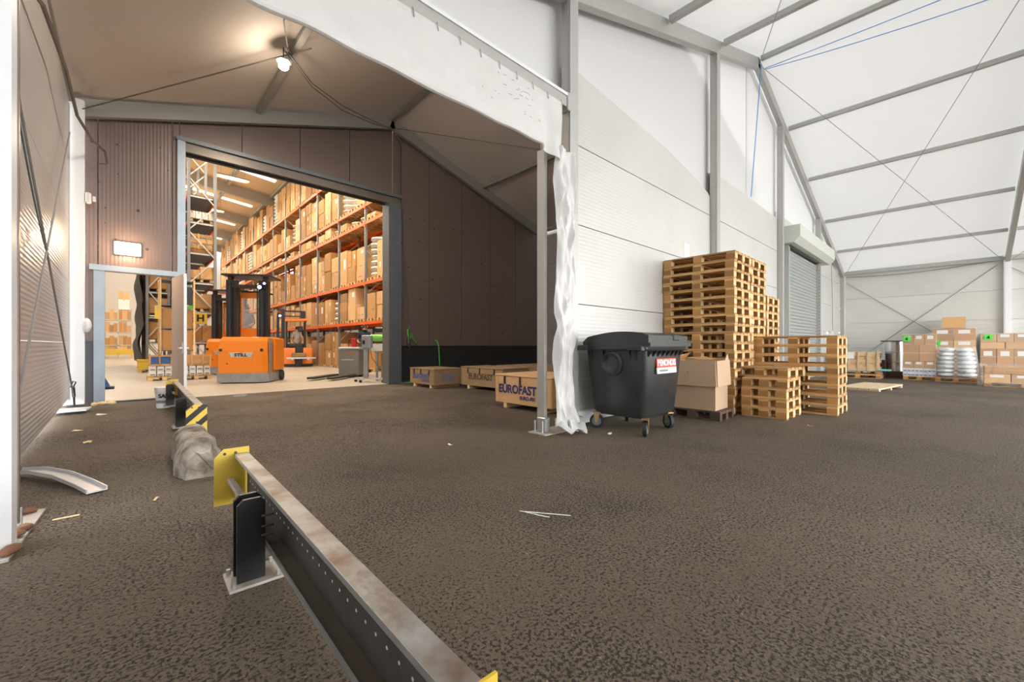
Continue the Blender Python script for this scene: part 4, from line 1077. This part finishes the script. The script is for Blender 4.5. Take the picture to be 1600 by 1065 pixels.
def box_thing(label, x0, x1, y0, y1, z0, z1, m='card', name='carton', cat='carton', group=None, lab=0):
    t = thing(name, label, cat, ((x0+x1)/2, (y0+y1)/2, z0), 0, group)
    w, d, h = x1-x0, y1-y0, z1-z0
    MB().box(-w/2, w/2, -d/2, d/2, 0, h-.004).build('box_body', m, t)
    MB().box(-.03, .03, -d/2-.003, d/2, h-min(.12, h*.3), h-.001).build('tape_strip', 'tape', t)
    if lab: MB().box(-w*.35, w*.1, -d/2-.005, -d/2, h*.35, h*.7).build('paper_label', 'paper_white', t)
    return t
G2 = 'goods on the left rack'
for i in range(4): box_thing('white boxed carton, %s of four on the high shelf of the left rack' % ('first', 'second', 'third', 'fourth')[i], 2.02+.22*i, 2.22+.22*i, 21.8, 22.6, 6.46, 6.76, 'paper_white', group=G2)
tag(inst('rack_pallet', RPM, None, (2.45, 22.45, 6.31), R(90)), 'wooden pallet under the white cartons high on the left rack', 'pallet')
sc_ = thing('slatted_crate', 'wooden slatted crate of white goods on the middle shelf of the left rack', 'crate', (2.45, 22.4, 5.03))
for z in (.16, .40, .64): MB().box(-.43, .43, -.62, -.60, z, z+.13).build('slat', 'wood_pallet', sc_)
for x in (-.43, -.14, .14, .38): MB().box(x, x+.05, -.64, -.62, .14, .79).build('post', 'wood_pallet', sc_)
MB().box(-.43, .43, -.62, .62, .0, .14).build('pallet_base', 'wood_block', sc_); MB().bbox(-.36, .36, -.55, .55, .14, .70, .03).build('contents', 'white_plastic', sc_)
for i, (a, b_, h) in enumerate(((2.03, 2.38, .36), (2.40, 2.87, .52))): box_thing('brown carton on the shelf above the H sign, %s one' % ('left', 'right')[i], a, b_, 21.8, 22.7, 3.93, 3.93+h, 'card_b', group=G2)
tag(inst('rack_pallet', RPM, None, (2.45, 22.45, 3.78), R(90)), 'wooden pallet under the two cartons above the H sign', 'pallet')
box_thing('wide brown carton on the shelf just above the H sign', 2.02, 2.88, 21.8, 22.8, 2.69, 3.3, 'card_c', group=G2)
tag(inst('rack_pallet', RPM, None, (2.45, 22.45, 2.54), R(90)), 'wooden pallet under the wide carton above the H sign', 'pallet')
for i in range(2): box_thing('brown carton on the lowest shelf behind the H sign, %s one' % ('left', 'right')[i], 2.03+.43*i, 2.44+.43*i, 21.8, 22.7, 1.30, 1.96, 'card', group=G2)
for k, (z, h) in enumerate(((1.27, .75), (2.44, .7), (3.59, .8))):
    box_thing('brown carton on the %s shelf seen through the personnel door' % ('lowest', 'middle', 'upper')[k], .84, 1.54, 25.1, 26.1, z+.15, z+.15+h, CARDS[k], group=G2)
    tag(inst('rack_pallet', RPM, None, (1.2, 25.75, z), R(90)), 'wooden pallet on the %s shelf seen through the personnel door' % ('lowest', 'middle', 'upper')[k], 'pallet')
def drape(u, v):
    return (.66-.10*math.sin(v*3)*(1-v)+.07*math.sin(u*24+4*math.sin(v*7))+.05*math.sin(v*26+u*7)-.1*(v > .75)*math.sin((v-.75)*9), 24.8+9*u, WF+.35+7.2*(1-v))
tag(MB().grid(60, 60, drape).build('black_sheet', 'rubber', smooth=True), 'black plastic sheeting draped over the side of the left rack', 'sheet')
yc = thing('yellow_container', 'yellow steel container on the floor beyond the personnel door', 'container', (.84, 24.2, WF))
MB().box(-.36, .36, -.4, .4, .12, .16).box(-.36, .36, -.42, -.38, .12, .55).box(-.36, .36, .38, .42, .12, .55).box(-.38, -.34, -.4, .4, .12, .55).box(.34, .38, -.4, .4, .12, .55).build('tub', 'yellow_paint', yc)
for x in (-.32, .24): MB().box(x, x+.08, -.4, .4, 0, .12).build('foot', 'yellow_paint', yc)
MB().box(-.4, .4, -.45, -.41, .48, .56).box(-.24, -.2, -.44, -.42, .12, .5).box(.2, .24, -.44, -.42, .12, .5).build('rim', 'yellow_paint', yc)
# end shelf with posts and the pallet goods in front
es = thing('goods_stand', 'light post stand of boxed goods in front of the left rack', 'stand', (0, 18.3, WF))
for x in (.93, 1.84):
    for y in (0, .85): MB().box(x-.025, x+.025, y-.025, y+.025, 0, 3.45).build('post', 'wood_end', es)
for z in (1.0, 1.75, 2.55, 3.4): MB().box(.93, 1.84, .0, .85, z-.03, z).build('shelf', 'shelf_grey', es)
G3 = 'goods on the post stand'
box_thing('brown printed carton on the post stand, middle shelf', 1.0, 1.8, 18.32, 19.1, WF+1.75, WF+2.42, 'card_c', group=G3)
box_thing('brown printed carton on the post stand, lower shelf', 1.0, 1.8, 18.32, 19.1, WF+1.0, WF+1.68, 'card', group=G3)
box_thing('black crate on the post stand, top shelf', 1.3, 1.8, 18.32, 19.1, WF+2.55, WF+3.2, 'truck_black', 'black_crate', 'crate', G3)
box_thing('green tray on the post stand beside the rack', 1.5, 1.8, 18.25, 18.31, WF+2.45, WF+2.56, 'green_strap', 'green_tray', 'tray', G3)
box_thing('yellow tag board on the left post of the stand', .78, .92, 18.2, 18.25, WF+2.05, WF+2.5, 'yellow_paint', 'yellow_board', 'sign', G3)
def tub_load(label, x0, y0, group, blue=False):
    make_pallet(pallet_meshes(.8, .85, .144), 'wooden pallet under the %s' % label, (x0+.42, y0+.4, WF))
    for r in range(2):
        for c in range(4):
            b = MB().bbox(-.09, .09, -.3, .3, 0, .16, .012).build('tub_body', 'white_plastic'); b.name = 'white_tub'
            b.location = (x0+.12+.2*c, y0+.36, WF+.15+.165*r)
            MB().box(-.06, .06, -.303, -.3, .03, .07).build('tub_label', 'ink_grey', b)
            tag(b, 'white tub, %s in the %s row of the %s' % (('first', 'second', 'third', 'fourth')[c], ('lower', 'upper')[r], label), 'tub', 'white tubs on the floor pallets')
    f = thing('slatted_crate', 'low wooden slatted crate on top of the %s' % label, 'crate', (x0+.42, y0+.36, WF+.485))
    for z in (0, .3): MB().box(-.42, .42, -.34, -.30, z, z+.06).build('slat', 'wood_pallet', f)
    for x in (-.4, -.15, .15, .36): MB().box(x, x+.05, -.36, -.34, 0, .4).build('post', 'wood_pallet', f)
    MB().box(-.38, .38, -.28, .3, .02, .32).build('contents', 'blue_plastic' if blue else 'card_d', f)
tub_load('tub load right of the door leaf', 1.42, 17.7, None)
tub_load('tub load left of the door leaf', .60, 17.9, None, True)
hs = thing('letter_sign', 'yellow aisle sign with a black letter H on the left rack', 'sign', (2.10, 19.0, 2.10))
MB().bbox(-.19, .19, -.01, .01, -.20, .20, .006).build('board', 'yellow_paint', hs); hs.rotation_euler = (0, 0, R(-20))
inst('lettering', text_mesh('H', .34, 'lettering', 'ink_black', .001, bold=.012), hs, (0, -.013, 0), 0, R(90))
MB().tube([(-.17, .015, .1), (-.27, .05, .1)], .015, 4).build('arm', 'rack_brace', hs)
# far goods rack behind the door aisle
fr_ = thing('goods_rack', 'far rack of small boxes on a yellow base at the end of the left aisle', 'rack', (0, 50, WF))
for x in (-1.15, -.28, .6):
    MB().box(x-.05, x+.05, 0, .1, 0, 4.4).box(x-.05, x+.05, .9, 1, 0, 4.4).build('upright', 'rack_brace', fr_)
for z in (1.2, 2.3, 3.4): MB().box(-1.15, .6, 0, 1, z-.08, z).build('shelf', 'rack_brace', fr_)
MB().box(-1.25, .7, -.1, .0, .35, .8).build('base_guard', 'yellow_paint', fr_)
for x in (-1.15, .52): MB().box(x, x+.1, -.1, 0, 0, .35).build('base_foot', 'yellow_paint', fr_)
random.seed(44)
for r, z in enumerate((.82, 1.2, 2.3, 3.4)):
    for c in range(6):
        h = random.uniform(.6, .95) if r else .3
        box_thing('small brown carton, %s on %s of the far goods rack' % (ORD[c] if c else 'first', ('the base', 'shelf one', 'shelf two', 'shelf three')[r]), -1.1+.28*c, -.84+.28*c, 50.05, 50.9, WF+z, WF+z+h, random.choice(CARDS), group='cartons on the far goods rack')
box_thing('white stacked carton on top of the far goods rack', -.25, .45, 50.1, 50.9, WF+4.3, WF+5.2, 'paper_white')
for i in range(2): box_thing('brown carton at the very top of the far goods rack, %s' % ('left', 'right')[i], -.25+.36*i, .09+.36*i, 50.1, 50.9, WF+5.2, WF+5.9, 'card_d', group='top cartons of the far goods rack')
bt = thing('blue_barrier', 'blue plastic barrier foot just inside the personnel door', 'barrier', (-.50, 15.6, WF))
MB().prism([(-.2, 0), (.28, 0), (.12, .38), (-.1, .58), (-.2, .58)], 'y', -.2, .2).build('foot', 'blue_plastic', bt); MB().box(-.25, .34, -.25, .25, 0, .05).build('base', 'rubber', bt)
dl = thing('door_aisle_lamp', 'small bright lamp on the far ceiling seen through the personnel door', 'lamp', (-1.3, 40, 6.6))
MB().ball((0, 0, 0), .22, .22, .15, 10, 6).build('bulb', 'lamp_glow', dl); MB().tube([(0, 0, .1), (0, 0, WZ(-1.3)-6.6)], .02, 4).build('cord', 'wh_beam', dl)

# ---- reach trucks
def reach_truck(label, loc, rz):
    t = thing('reach_truck', label, 'forklift', loc, rz)
    MB().prism([(-.70, .06), (-.64, 0), (.58, 0), (.72, .14), (.72, 1.4), (-.70, 1.4)], 'z', .03, .31).build('bumper', 'truck_grey', t)
    def ring(z, ix, iy, r=.10): return [(-.68+ix+r*.4, iy, z), (.60-ix, iy, z), (.70-ix, .12+iy, z), (.70-ix, 1.35, z), (-.68+ix, 1.35, z), (-.68+ix, .05+iy, z)]
    MB().loft([ring(.31, .0, .03), ring(1.0, .02, .03), ring(1.3, .035, .07), ring(1.40, .06, .14), ring(1.43, .10, .22)]).build('hull', 'truck_orange', t)
    MB().loft([[(-.42, .018, 1.0), (.36, .018, 1.0), (.28, .018, .62), (-.34, .018, .62)], [(-.42, .05, 1.0), (.36, .05, 1.0), (.28, .05, .62), (-.34, .05, .62)]]).build('panel_recess', 'truck_orange', t)
    bd = MB().prism([(-.35, .95), (.32, .95), (.27, .80), (-.28, .80)], 'y', .0, .02).build('badge', 'steel_light', t)
    inst('lettering', text_mesh('STILL', .125, 'lettering', 'ink_black', .001, bold=.006), bd, (-.015, -.003, .865), 0, R(90)).scale = (1.25, 1, 1)
    MB().box(-.07, .04, -.003, .0, .92, .94).build('badge_mark', 'red_orange', bd)
    for x in (-.58, .56): MB().cyl((x, .025, 1.02), .045, -.02, .02, 'y', 10).build('lamp_socket', 'truck_black', t)
    MB().cyl((-.40, .02, .6), .018, -.012, .012, 'y', 8).build('plug', 'truck_black', t)
    for s_ in (-1, 1):
        x = .46*s_
        MB().box(x-.14, x+.14, .42, .62, 1.38, 3.22).box(x-.09, x+.05, .36, .42, 1.38, 3.1).build('mast_column', 'truck_black', t)
        MB().box(x-.02, x+.02, .33, .36, 1.4, 3.15).build('mast_rail', 'steel_dark', t)
        MB().tube([(.26*s_, .5, 1.35), (.26*s_, .5, 3.0)], .018, 5).build('chain', 'truck_black', t)
    MB().box(-.56, .56, .36, .50, 2.96, 3.07).build('cross_bar', 'truck_black', t)
    MB().bbox(-.68, .70, .25, 1.3, 3.34, 3.40, .01).box(-.55, -.45, .40, .6, 3.2, 3.34).box(.45, .55, .40, .6, 3.2, 3.34).build('overhead_guard', 'truck_black', t)
    hb = MB().bbox(.34, .50, .24, .36, 2.92, 3.07, .02).build('headlight', 'truck_black', t); MB().cyl((.42, .235, 2.99), .055, -.01, .004, 'y', 12).build('lens', 'blue_led', hb)
    hb = MB().bbox(.50, .60, .26, .36, 3.07, 3.16, .02).build('headlight', 'truck_black', t); MB().cyl((.55, .255, 3.11), .035, -.01, .004, 'y', 10).build('lens', 'blue_led', hb)
    cb_ = inst('cab', None, t)
    MB().box(-.34, .34, .86, .90, 1.40, 1.72).build('lower_panel', 'truck_orange', cb_)
    MB().box(-.34, .34, .84, .90, 2.70, 2.88).build('upper_panel', 'truck_orange', cb_)
    MB().box(-.34, .34, .87, .88, 1.72, 2.70).build('window', 'glass', cb_)
    for x in (-.36, .34): MB().box(x, x+.03, .84, 1.0, 1.4, 2.9).build('side_panel', 'truck_orange', cb_)
    MB().box(-.36, .37, .84, 1.5, 2.88, 2.93).build('cab_roof', 'truck_black', cb_); MB().box(-.34, .34, 1.35, 1.9, .68, .72).box(-.34, .34, .92, 1.35, 1.40, 1.43).build('platform', 'truck_black', cb_)
    MB().bbox(.70, .78, .5, 1.35, .35, 1.40, .03).build('side_pod', 'truck_orange', t)
    MB().box(.715, .735, .18, .4, .31, 1.38).build('grey_strip', 'truck_grey', t)
    for x in (-.78, .70): MB().cyl((x, 1.2, .17), .17, 0, .08, 'x', 16).build('wheel', 'rubber', t)
    for x in (-.3, .18): MB().bbox(x, x+.12, 1.4, 2.5, .06, .12, .01).build('fork', 'steel_dark', t)
    return t
YAW = math.atan2(-.684573, .728944)
CR, CF = Vector((.728944, -.684573, 0)), Vector((.684573, .728944, 0))     # camera right / forward on the floor
def cf(r, d, z=WF): v = CR*r+CF*d; return (v.x, v.y, z)
tA = reach_truck('orange reach truck in the middle of the warehouse opening, front towards us', cf(-8.29, 12.7), YAW+R(11))
reach_truck('second orange reach truck half hidden at the left behind the first', cf(-11.40, 16.4), YAW+R(13))
sl_ = bpy.data.lights.new('beam_light', 'SPOT'); sl_.energy = 900; sl_.color = (.55, .65, 1); sl_.spot_size = R(4.5); sl_.spot_blend = .6; sl_.shadow_soft_size = .03
so_ = inst('beam_light', sl_, tA, (.42, .18, 2.99))
_inv = (Matrix.Translation(tA.location) @ Matrix.Rotation(tA.rotation_euler[2], 4, 'Z')).inverted()
_d = _inv @ Vector((2.02, 11.42, -.03))-Vector((.42, .18, 2.99)); so_.rotation_euler = _d.to_track_quat('-Z', 'Y').to_euler()
v = cf(-9.02, 14.1, 0)
person('person', 'person in grey behind the window of the front orange reach truck', (v[0], v[1], .72), YAW, dict(hl=(-.16, -.22, 1.02), fl=(-.12, -.26, 1.0), hr=(.16, -.22, 1.02), fr=(.12, -.26, 1.0)), dict(shirt='cloth_grey', trousers='cloth_dark', skin='skin', hair='hair', shoe='rubber'))
# second kind of truck, further in
def order_truck(label, loc, rz):
    t = thing('order_truck', label, 'forklift', loc, rz)
    MB().bbox(-.72, .78, .0, 1.25, .12, 1.02, .05).build('hull', 'truck_orange', t)
    MB().bbox(-.74, .80, .02, 1.25, .02, .14, .02).build('skirt', 'truck_black', t)
    MB().bbox(-.08, .32, -.03, .06, .72, 1.06, .02).build('front_recess', 'truck_black', t)
    MB().bbox(-.08, .28, -.05, .05, .0, .42, .02).build('drive_cover', 'truck_black', t)
    MB().box(-.50, .90, -.45, -.36, .44, .52).build('crossbar', 'steel_light', t)
    MB().bbox(-.25, .45, -.42, -.05, .52, .75, .03).build('pallet_pad', 'wood_crate', t)
    for x in (-.3, .45): MB().box(x, x+.1, -1.0, -.3, .40, .46).build('fork', 'steel_light', t)
    MB().box(-.92, -.82, .3, .45, .1, 2.9).box(-.72, -.56, .3, .5, 1.0, 3.1).build('mast_column', 'truck_black', t)
    MB().tube([(-.95, .2, .4), (-.92, .2, 2.8)], .02, 5).build('mast_hose', 'truck_black', t)
    MB().box(-.62, .40, .35, .42, 2.98, 3.06).box(-.62, .40, .35, .42, 2.72, 2.78).bbox(.22, .45, .3, .5, 2.65, 3.05, .02).build('mast_head', 'truck_black', t)
    MB().prism([(-.55, 2.46), (.55, 2.52), (.62, 2.58), (.55, 2.62), (-.55, 2.60)], 'y', .1, 1.25).build('roof_guard', 'truck_orange', t)
    for x in (-.5, .40):
        for y in (.2, 1.12): MB().box(x, x+.07, y, y+.07, 1.0, 2.5).build('guard_post', 'truck_black', t)
    MB().bbox(-.45, .35, .1, .5, 1.02, 1.28, .06).build('dashboard', 'truck_black', t)
    MB().bbox(.05, .3, .05, .2, 1.9, 2.2, .03).build('mirror', 'truck_black', t)
    MB().bbox(-.98, -.82, .3, 1.0, .06, .9, .02).build('left_guard', 'truck_grey', t)
    hb = MB().bbox(-.86, -.72, .22, .34, 2.66, 2.84, .02).build('headlight', 'truck_black', t); MB().cyl((-.79, .215, 2.75), .06, -.01, .004, 'y', 12).build('lens', 'blue_led', hb)
    for x in (-.70, .62): MB().cyl((x, .5, .15), .15, 0, .1, 'x', 14).build('wheel', 'rubber', t)
    return t
order_truck('orange truck with roof guard further back in the warehouse aisle', cf(-11.68, 22.5), YAW+R(30))
v = cf(-12.05, 23.25, 0)
person('person', 'person in white and red seated in the distant orange truck', (v[0], v[1], .42), YAW+R(30), dict(kl=(-.1, -.3, .62), al=(-.1, -.3, .2), tl=(-.1, -.42, .15), kr=(.1, -.3, .62), ar=(.1, -.3, .2), tr=(.1, -.42, .15), pelvis=(0, .05, .75), pl=(-.09, .0, .72), pr=(.09, .0, .72), waist=(0, .05, .9)), dict(shirt='cloth_white', trousers='cloth_red', skin='skin', hair='hair', shoe='rubber'))
# ride-on pallet truck and its driver
rt = thing('pallet_truck', 'grey ride-on pallet truck with forks on the floor near the right jamb', 'pallet truck', cf(-6.00, 15.2), YAW+R(-4))
MB().bbox(-.38, .40, 0, .55, .06, 1.02, .03).build('chassis', 'cabinet', rt)
MB().bbox(-.36, .44, -.04, .5, 1.02, 1.10, .02).build('top_tray', 'steel_light', rt)
MB().box(-.26, .22, -.006, 0, .62, .655).build('trim_strip', 'steel_light', rt); MB().box(-.05, .24, -.006, 0, .82, .93).build('warning_plate', 'wood_crate', rt)
for x in (-.62, .05): MB().bbox(x, x+.24, -1.65, .05, .05, .12, .01).build('fork', 'steel_dark', rt)
MB().bbox(-.38, .38, .55, 1.2, .10, .22, .02).build('platform', 'truck_black', rt)
MB().tube([(-.2, .45, 1.05), (-.2, .5, 1.4), (.2, .5, 1.4), (.2, .45, 1.05)], .025, 6).build('handle_bar', 'truck_black', rt)
for x in (-.35, .3): MB().cyl((x, .3, .08), .08, 0, .06, 'x', 12).build('wheel', 'rubber', rt)
MB().bbox(.08, .24, .05, .2, 1.10, 1.42, .02).build('red_reel', 'red_plastic', rt)
v = cf(-5.70, 16.05, 0)
person('person', 'person in dark t-shirt and cap standing on the grey ride-on pallet truck', (v[0], v[1], WF+.22), YAW+R(25), dict(hl=(-.26, -.28, 1.08), fl=(-.24, -.36, 1.06), hr=(.12, -.30, 1.10), fr=(.06, -.36, 1.09), el=(-.27, -.02, 1.14)), dict(shirt='cloth_dark', trousers='cloth_dark', skin='skin', hair='ink_black', shoe='rubber'))
# wheeled post stand
ws = thing('terminal_stand', 'grey wheeled post stand with control box beside the right jamb', 'stand', cf(-4.65, 13.2), YAW)
MB().box(-.06, .07, -.05, .05, .12, 1.5).build('post', 'truck_grey', ws)
MB().box(-.36, .70, -.05, .05, .08, .13).box(-.1, -.04, -.3, .3, .08, .13).box(.6, .66, -.3, .3, .08, .13).build('base_frame', 'steel_light', ws)
MB().bbox(-.10, .22, -.14, .02, 1.08, 1.48, .02).build('control_box', 'truck_grey', ws); MB().box(-.06, .02, -.15, -.14, 1.2, 1.32).build('screen', 'truck_black', ws)
for x, y in ((-.32, 0), (-.07, -.28), (.63, -.28), (.66, .28)): MB().cyl((x, y, .045), .045, -.02, .02, 'y', 12).build('caster', 'rubber', ws)
stick('stand_cable', 'dark cable hanging from the control box of the wheeled stand', [cf(-4.5, 13.1, 1.1), cf(-4.42, 13.1, .7), cf(-4.2, 13.1, .42), cf(-4.1, 13.15, .5)], .012, 'cable_dark', 'cable')
tb_ = thing('work_table', 'metal legged work table behind the right jamb', 'table', cf(-4.05, 13.9), YAW)
MB().box(-.42, .55, -.4, .4, .92, .98).build('table_top', 'wood_crate', tb_)
for x in (-.36, .49):
    for y in (-.35, .35): MB().box(x-.03, x+.03, y-.03, y+.03, 0, .92).build('leg', 'truck_grey', tb_)
MB().box(-.36, .5, -.36, -.33, .3, .34).build('stretcher', 'truck_grey', tb_); MB().bbox(-.28, .5, -.2, .35, .02, .88, .02).build('cupboard', 'wood_crate', tb_)
box_thing('white instrument box on the work table', *(0, 1, 0, 1, 0, 1), 'white_plastic', 'instrument_box', 'box').scale = (.5, .4, .24)
bpy.data.objects['instrument_box'].location = cf(-4.42, 13.8, WF+.98); bpy.data.objects['instrument_box'].rotation_euler = (0, 0, YAW)
gr_ = tag(MB().cyl((0, 0, 0), .12, -.30, .38, 'x', 18).build('green_roll', 'green_roll', smooth=True), 'large roll of green film above the work table', 'roll'); gr_.location = cf(-4.38, 13.75, WF+1.41); gr_.rotation_euler = (0, 0, YAW)
rk = thing('roll_holder', 'dark holder frame carrying the green film roll', 'holder', cf(-4.33, 13.95, WF+.98), YAW)
for x in (-.33, .36): MB().box(x-.02, x+.02, -.05, .05, 0, .75).build('side', 'truck_black', rk)
MB().bbox(-.3, .5, -.05, .2, .62, .80, .04).build('black_cover', 'truck_black', rk)

# ================================================================== GOODS ALONG THE RIGHT WALL OF THE HALL
def pbox(parent, x0, x1, y0, y1, z0, z1, m): return MB().box(x0, x1, y0, y1, z0, z1)
def load(label, cx, cy, rz, rows, wname, W=1.2, D=.8):
    """pallet + cartons seen from the front; local x along the visible side; rows = (height, n, material, labelled)"""
    z0 = G(cx, cy)
    make_pallet(pallet_meshes(W, D, .144), 'wooden pallet under the %s' % label, (cx, cy, z0), rz+R(90))
    c, s_ = math.cos(rz), math.sin(rz); z = z0+.148
    for r, (h, n, m, lab) in enumerate(rows):
        w = W/n*.97
        for i in range(n):
            lx = -W/2+W/n*(i+.5)
            t = thing('carton', '%s, %s of %s in %s row, %s' % ('blue and white carton' if m == 'paper_white' else 'brown carton', ('first', 'second', 'third', 'fourth', 'fifth', 'sixth', 'seventh', 'eighth')[i], n, ('bottom', 'second', 'third', 'fourth', 'fifth')[r], label), 'carton', (cx+c*lx, cy+s_*lx, z), rz+R(random.uniform(-.5, .5)), 'cartons of the '+label)
            MB().box(-w/2, w/2, -D/2, D/2, 0, h-.012).build('box_body', m, t)
            MB().box(-w/2, w/2, -D/2-.003, -D/2, h*.48, h*.52).build('seam', 'tape' if m != 'paper_white' else 'ink_blue_pale', t)
            if m == 'paper_white': MB().box(-w*.4, w*.4, -D/2-.004, -D/2, h*.15, h*.4).build('print_band', 'ink_blue_pale', t)
            if lab: MB().box(-w*.3, w*.25, -D/2-.006, -D/2, h*.55, h*.85).build('paper_label', 'paper_white', t)
        z += h
    return z
random.seed(8)
rzA = R(-90)       # visible side faces the camera (-X side)
def wrap_band(label, cx, cy, rz, W, D, z0, z1):
    o = MB().loft([[(-W/2, -D/2, z), (W/2, -D/2, z), (W/2, D/2, z), (-W/2, D/2, z)] for z in (z0, z1)], cap=False).build('wrap_film', 'wrap')
    o.location = (cx, cy, 0); o.rotation_euler = (0, 0, rz); tag(o, label, 'film')
def green_tri(label, cx, cy, z, rz, off=-.43):
    c, s_ = math.cos(rz), math.sin(rz)
    t = thing('hazard_label', label, 'label', (cx-s_*off, cy+c*off, z), rz)
    MB().box(-.10, .10, -.006, 0, -.10, .10).build('card', 'label_green', t); MB().prism([(-.05, -.05), (.05, -.05), (0, .06)], 'y', -.009, -.006).build('emblem', 'ink_black', t)
    t.rotation_euler = (0, R(14), rz)
A_ = [(.15, 8, 'paper_white', 0), (.15, 8, 'paper_white', 0), (.25, 3, 'card', 1), (.60, 2, 'card', 0), (.38, 3, 'card', 1)]
xA, yA = 21.6, .86
zt = load('load footed on printed cartons', xA, yA, rzA, A_, 'a', .86, .8)
wrap_band('clear stretch film around the load with blue and white cartons', xA, yA, rzA, .90, .84, -.0, zt+.03)
wrap_band('pale band of stretch film across the blue and white carton load', xA, yA, rzA, .91, .85, 1.12, 1.18)
xB, yB = 23.7, .0
zt = load('tallest load behind the white bags', xB, yB, rzA, [(.45, 2, 'card', 0), (.45, 2, 'card', 0), (.43, 2, 'card_b', 1), (.45, 2, 'card', 1)], 'b', 1.15, .8)
wrap_band('clear stretch film around the tallest carton load', xB, yB, rzA, 1.19, .84, 0, zt+.02)
t = box_thing('single carton on top of the tallest load', xB-.31, xB+.31, yB-.3, yB+.3, zt+.01, zt+.44, 'card_b'); t.rotation_euler = (0, 0, rzA)
xC, yC = 23.75, -1.28
zt = load('right hand load with green triangle', xC, yC, rzA, [(.42, 3, 'card', 0), (.58, 3, 'card', 1), (.25, 2, 'card_b', 0), (.32, 3, 'card_d', 1)], 'c', 1.2, .9)
wrap_band('clear stretch film around the wide right carton load', xC, yC, rzA, 1.24, .94, 0, zt+.03)
# white bags
xD, yD = 21.5, -.05
make_pallet(pallet_meshes(1.0, 1.0, .16), 'wooden pallet under the white film wrapped bags', (xD, yD, G(xD, yD)), rzA+R(90))
random.seed(13)
c, s_ = math.cos(rzA), math.sin(rzA); zb = G(xD, yD)+.165
for r in range(7):
    for i in range(2):
        w = .50-.025*max(0, r-3); lx = (i-.5)*w*.98
        b = MB().ball((0, 0, .075), w*.53, .5, .09, 16, 7, .07).build('white_bag', 'wrap_white', smooth=True)
        b.location = (xD+c*lx, yD+s_*lx, zb+.145*r); b.rotation_euler = (0, 0, rzA)
        tag(b, 'white film wrapped bag, %s in the %s layer of the bag pallet' % (('left', 'right')[i], ('bottom', 'second', 'third', 'fourth', 'fifth', 'sixth', 'top')[r]), 'bag', 'white bags on the pallet')
def shroud(u, v):
    a = u*2*math.pi; k = 1.0-.16*v**2
    q = lambda t: abs(t)**.5*(1 if t > 0 else -1)
    x = .55*k*q(math.cos(a))+.02*math.sin(13*a+9*v); y = .55*k*q(math.sin(a))+.02*math.sin(11*a-7*v)
    return (x, y, .12+1.10*v+.02*math.sin(9*a))
o = MB().grid(60, 16, shroud).build('wrap_film', 'wrap', smooth=True); o.location = (xD, yD, G(xD, yD)); o.rotation_euler = (0, 0, rzA)
tag(o, 'crinkled clear film wrapped around the white bags', 'film')
# low wrapped load at the right edge
xE, yE = 19.9, -1.45
zt = load('low load at the right edge', xE, yE, rzA, [(.26, 3, 'card_b', 1), (.22, 2, 'card', 0)], 'e', 1.6, .9)
def shroud2(u, v):
    a = u*2*math.pi; q = lambda t: abs(t)**.4*(1 if t > 0 else -1)
    k = 1.04+.10*(1-v)*abs(math.sin(3*a))
    return (.84*k*q(math.cos(a))+.03*math.sin(17*a+8*v), .49*k*q(math.sin(a))+.03*math.sin(15*a-6*v), .02+.66*v+.02*math.sin(11*a))
o = MB().grid(70, 14, shroud2).build('wrap_film', 'wrap', smooth=True); o.location = (xE, yE, G(xE, yE)); o.rotation_euler = (0, 0, rzA)
tag(o, 'loose clear film bunched around the low load at the right edge', 'film')
green_tri('green triangle label on the blue and white carton load', xA, yA+.33, 1.36, rzA)
green_tri('green triangle label on the tallest carton load', xB, yB+.45, 1.20, rzA)
green_tri('green triangle label on the wide right carton load', xC, yC+.40, 1.42, rzA, -.48)
# crate on pallets, tin drum, leaning boards
xF, yF = 21.2, 2.55
for i in range(2): make_pallet(pallet_meshes(1.35, .9, .15), '%s of the two flat pallets under the slatted crate by the far wall' % ('lower', 'upper')[i], (xF, yF, G(xF, yF)+.151*i), rzA+R(90+3*i))
sc2 = thing('slatted_crate', 'pale slatted crate standing on two pallets by the far wall', 'crate', (xF, yF, G(xF, yF)+.305), rzA)
for z in (.0, .28, .56):
    for y in (-.42, .39): MB().box(-.62, .62, y, y+.03, z, z+.13).build('slat', 'planks', sc2)
for x in (-.62, -.3, 0, .28, .56): MB().box(x, x+.06, -.45, -.42, 0, .72).build('post', 'planks', sc2)
MB().box(-.58, .58, -.38, .38, .02, .6).build('contents', 'card_d', sc2); MB().box(-.5, -.1, -.46, -.45, .45, .7).build('paper_label', 'paper_white', sc2)
MB().box(-.64, .64, -.4, .4, .69, .72).build('lid', 'planks', sc2)
dk = thing('teal_board', 'teal sheet lying on the pallet beside the slatted crate', 'sheet', (21.0, 1.75, G(20, 2)+.31), rzA); MB().box(-.18, .14, -.3, .3, 0, .05).build('sheet', 'teal', dk)
dn = thing('tin_drum', 'shiny tin drum with dark rim beside the blue and white carton load', 'drum', (22.6, 1.62, G(22, 1)))
MB().cyl((0, 0, 0), .30, .25, 1.42, 'z', 24).build('drum_body', 'chrome_tin', dn, smooth=True); MB().cyl((0, 0, 0), .43, 1.42, 1.46, 'z', 24).build('drum_lid', 'steel_dark', dn)
for z in (.6, 1.0): MB().cyl((0, 0, 0), .31, z, z+.03, 'z', 24).build('hoop', 'steel_galv', dn)
MB().box(-.45, .45, -.45, .45, 0, .25).build('pallet_base', 'wood_dark', dn)
lb = thing('dark_board', 'dark boards leaning against the tin drum', 'board', (22.3, 2.05, G(21, 2)), rzA)
MB().prism([(-.30, 0), (-.22, 0), (.06, .95), (0, .95)], 'y', -.4, .3).build('board', 'wood_dark', lb); MB().prism([(-.10, 0), (.2, 0), (.2, .68), (.05, .68)], 'y', -.3, .3).build('board', 'wood_dark', lb)
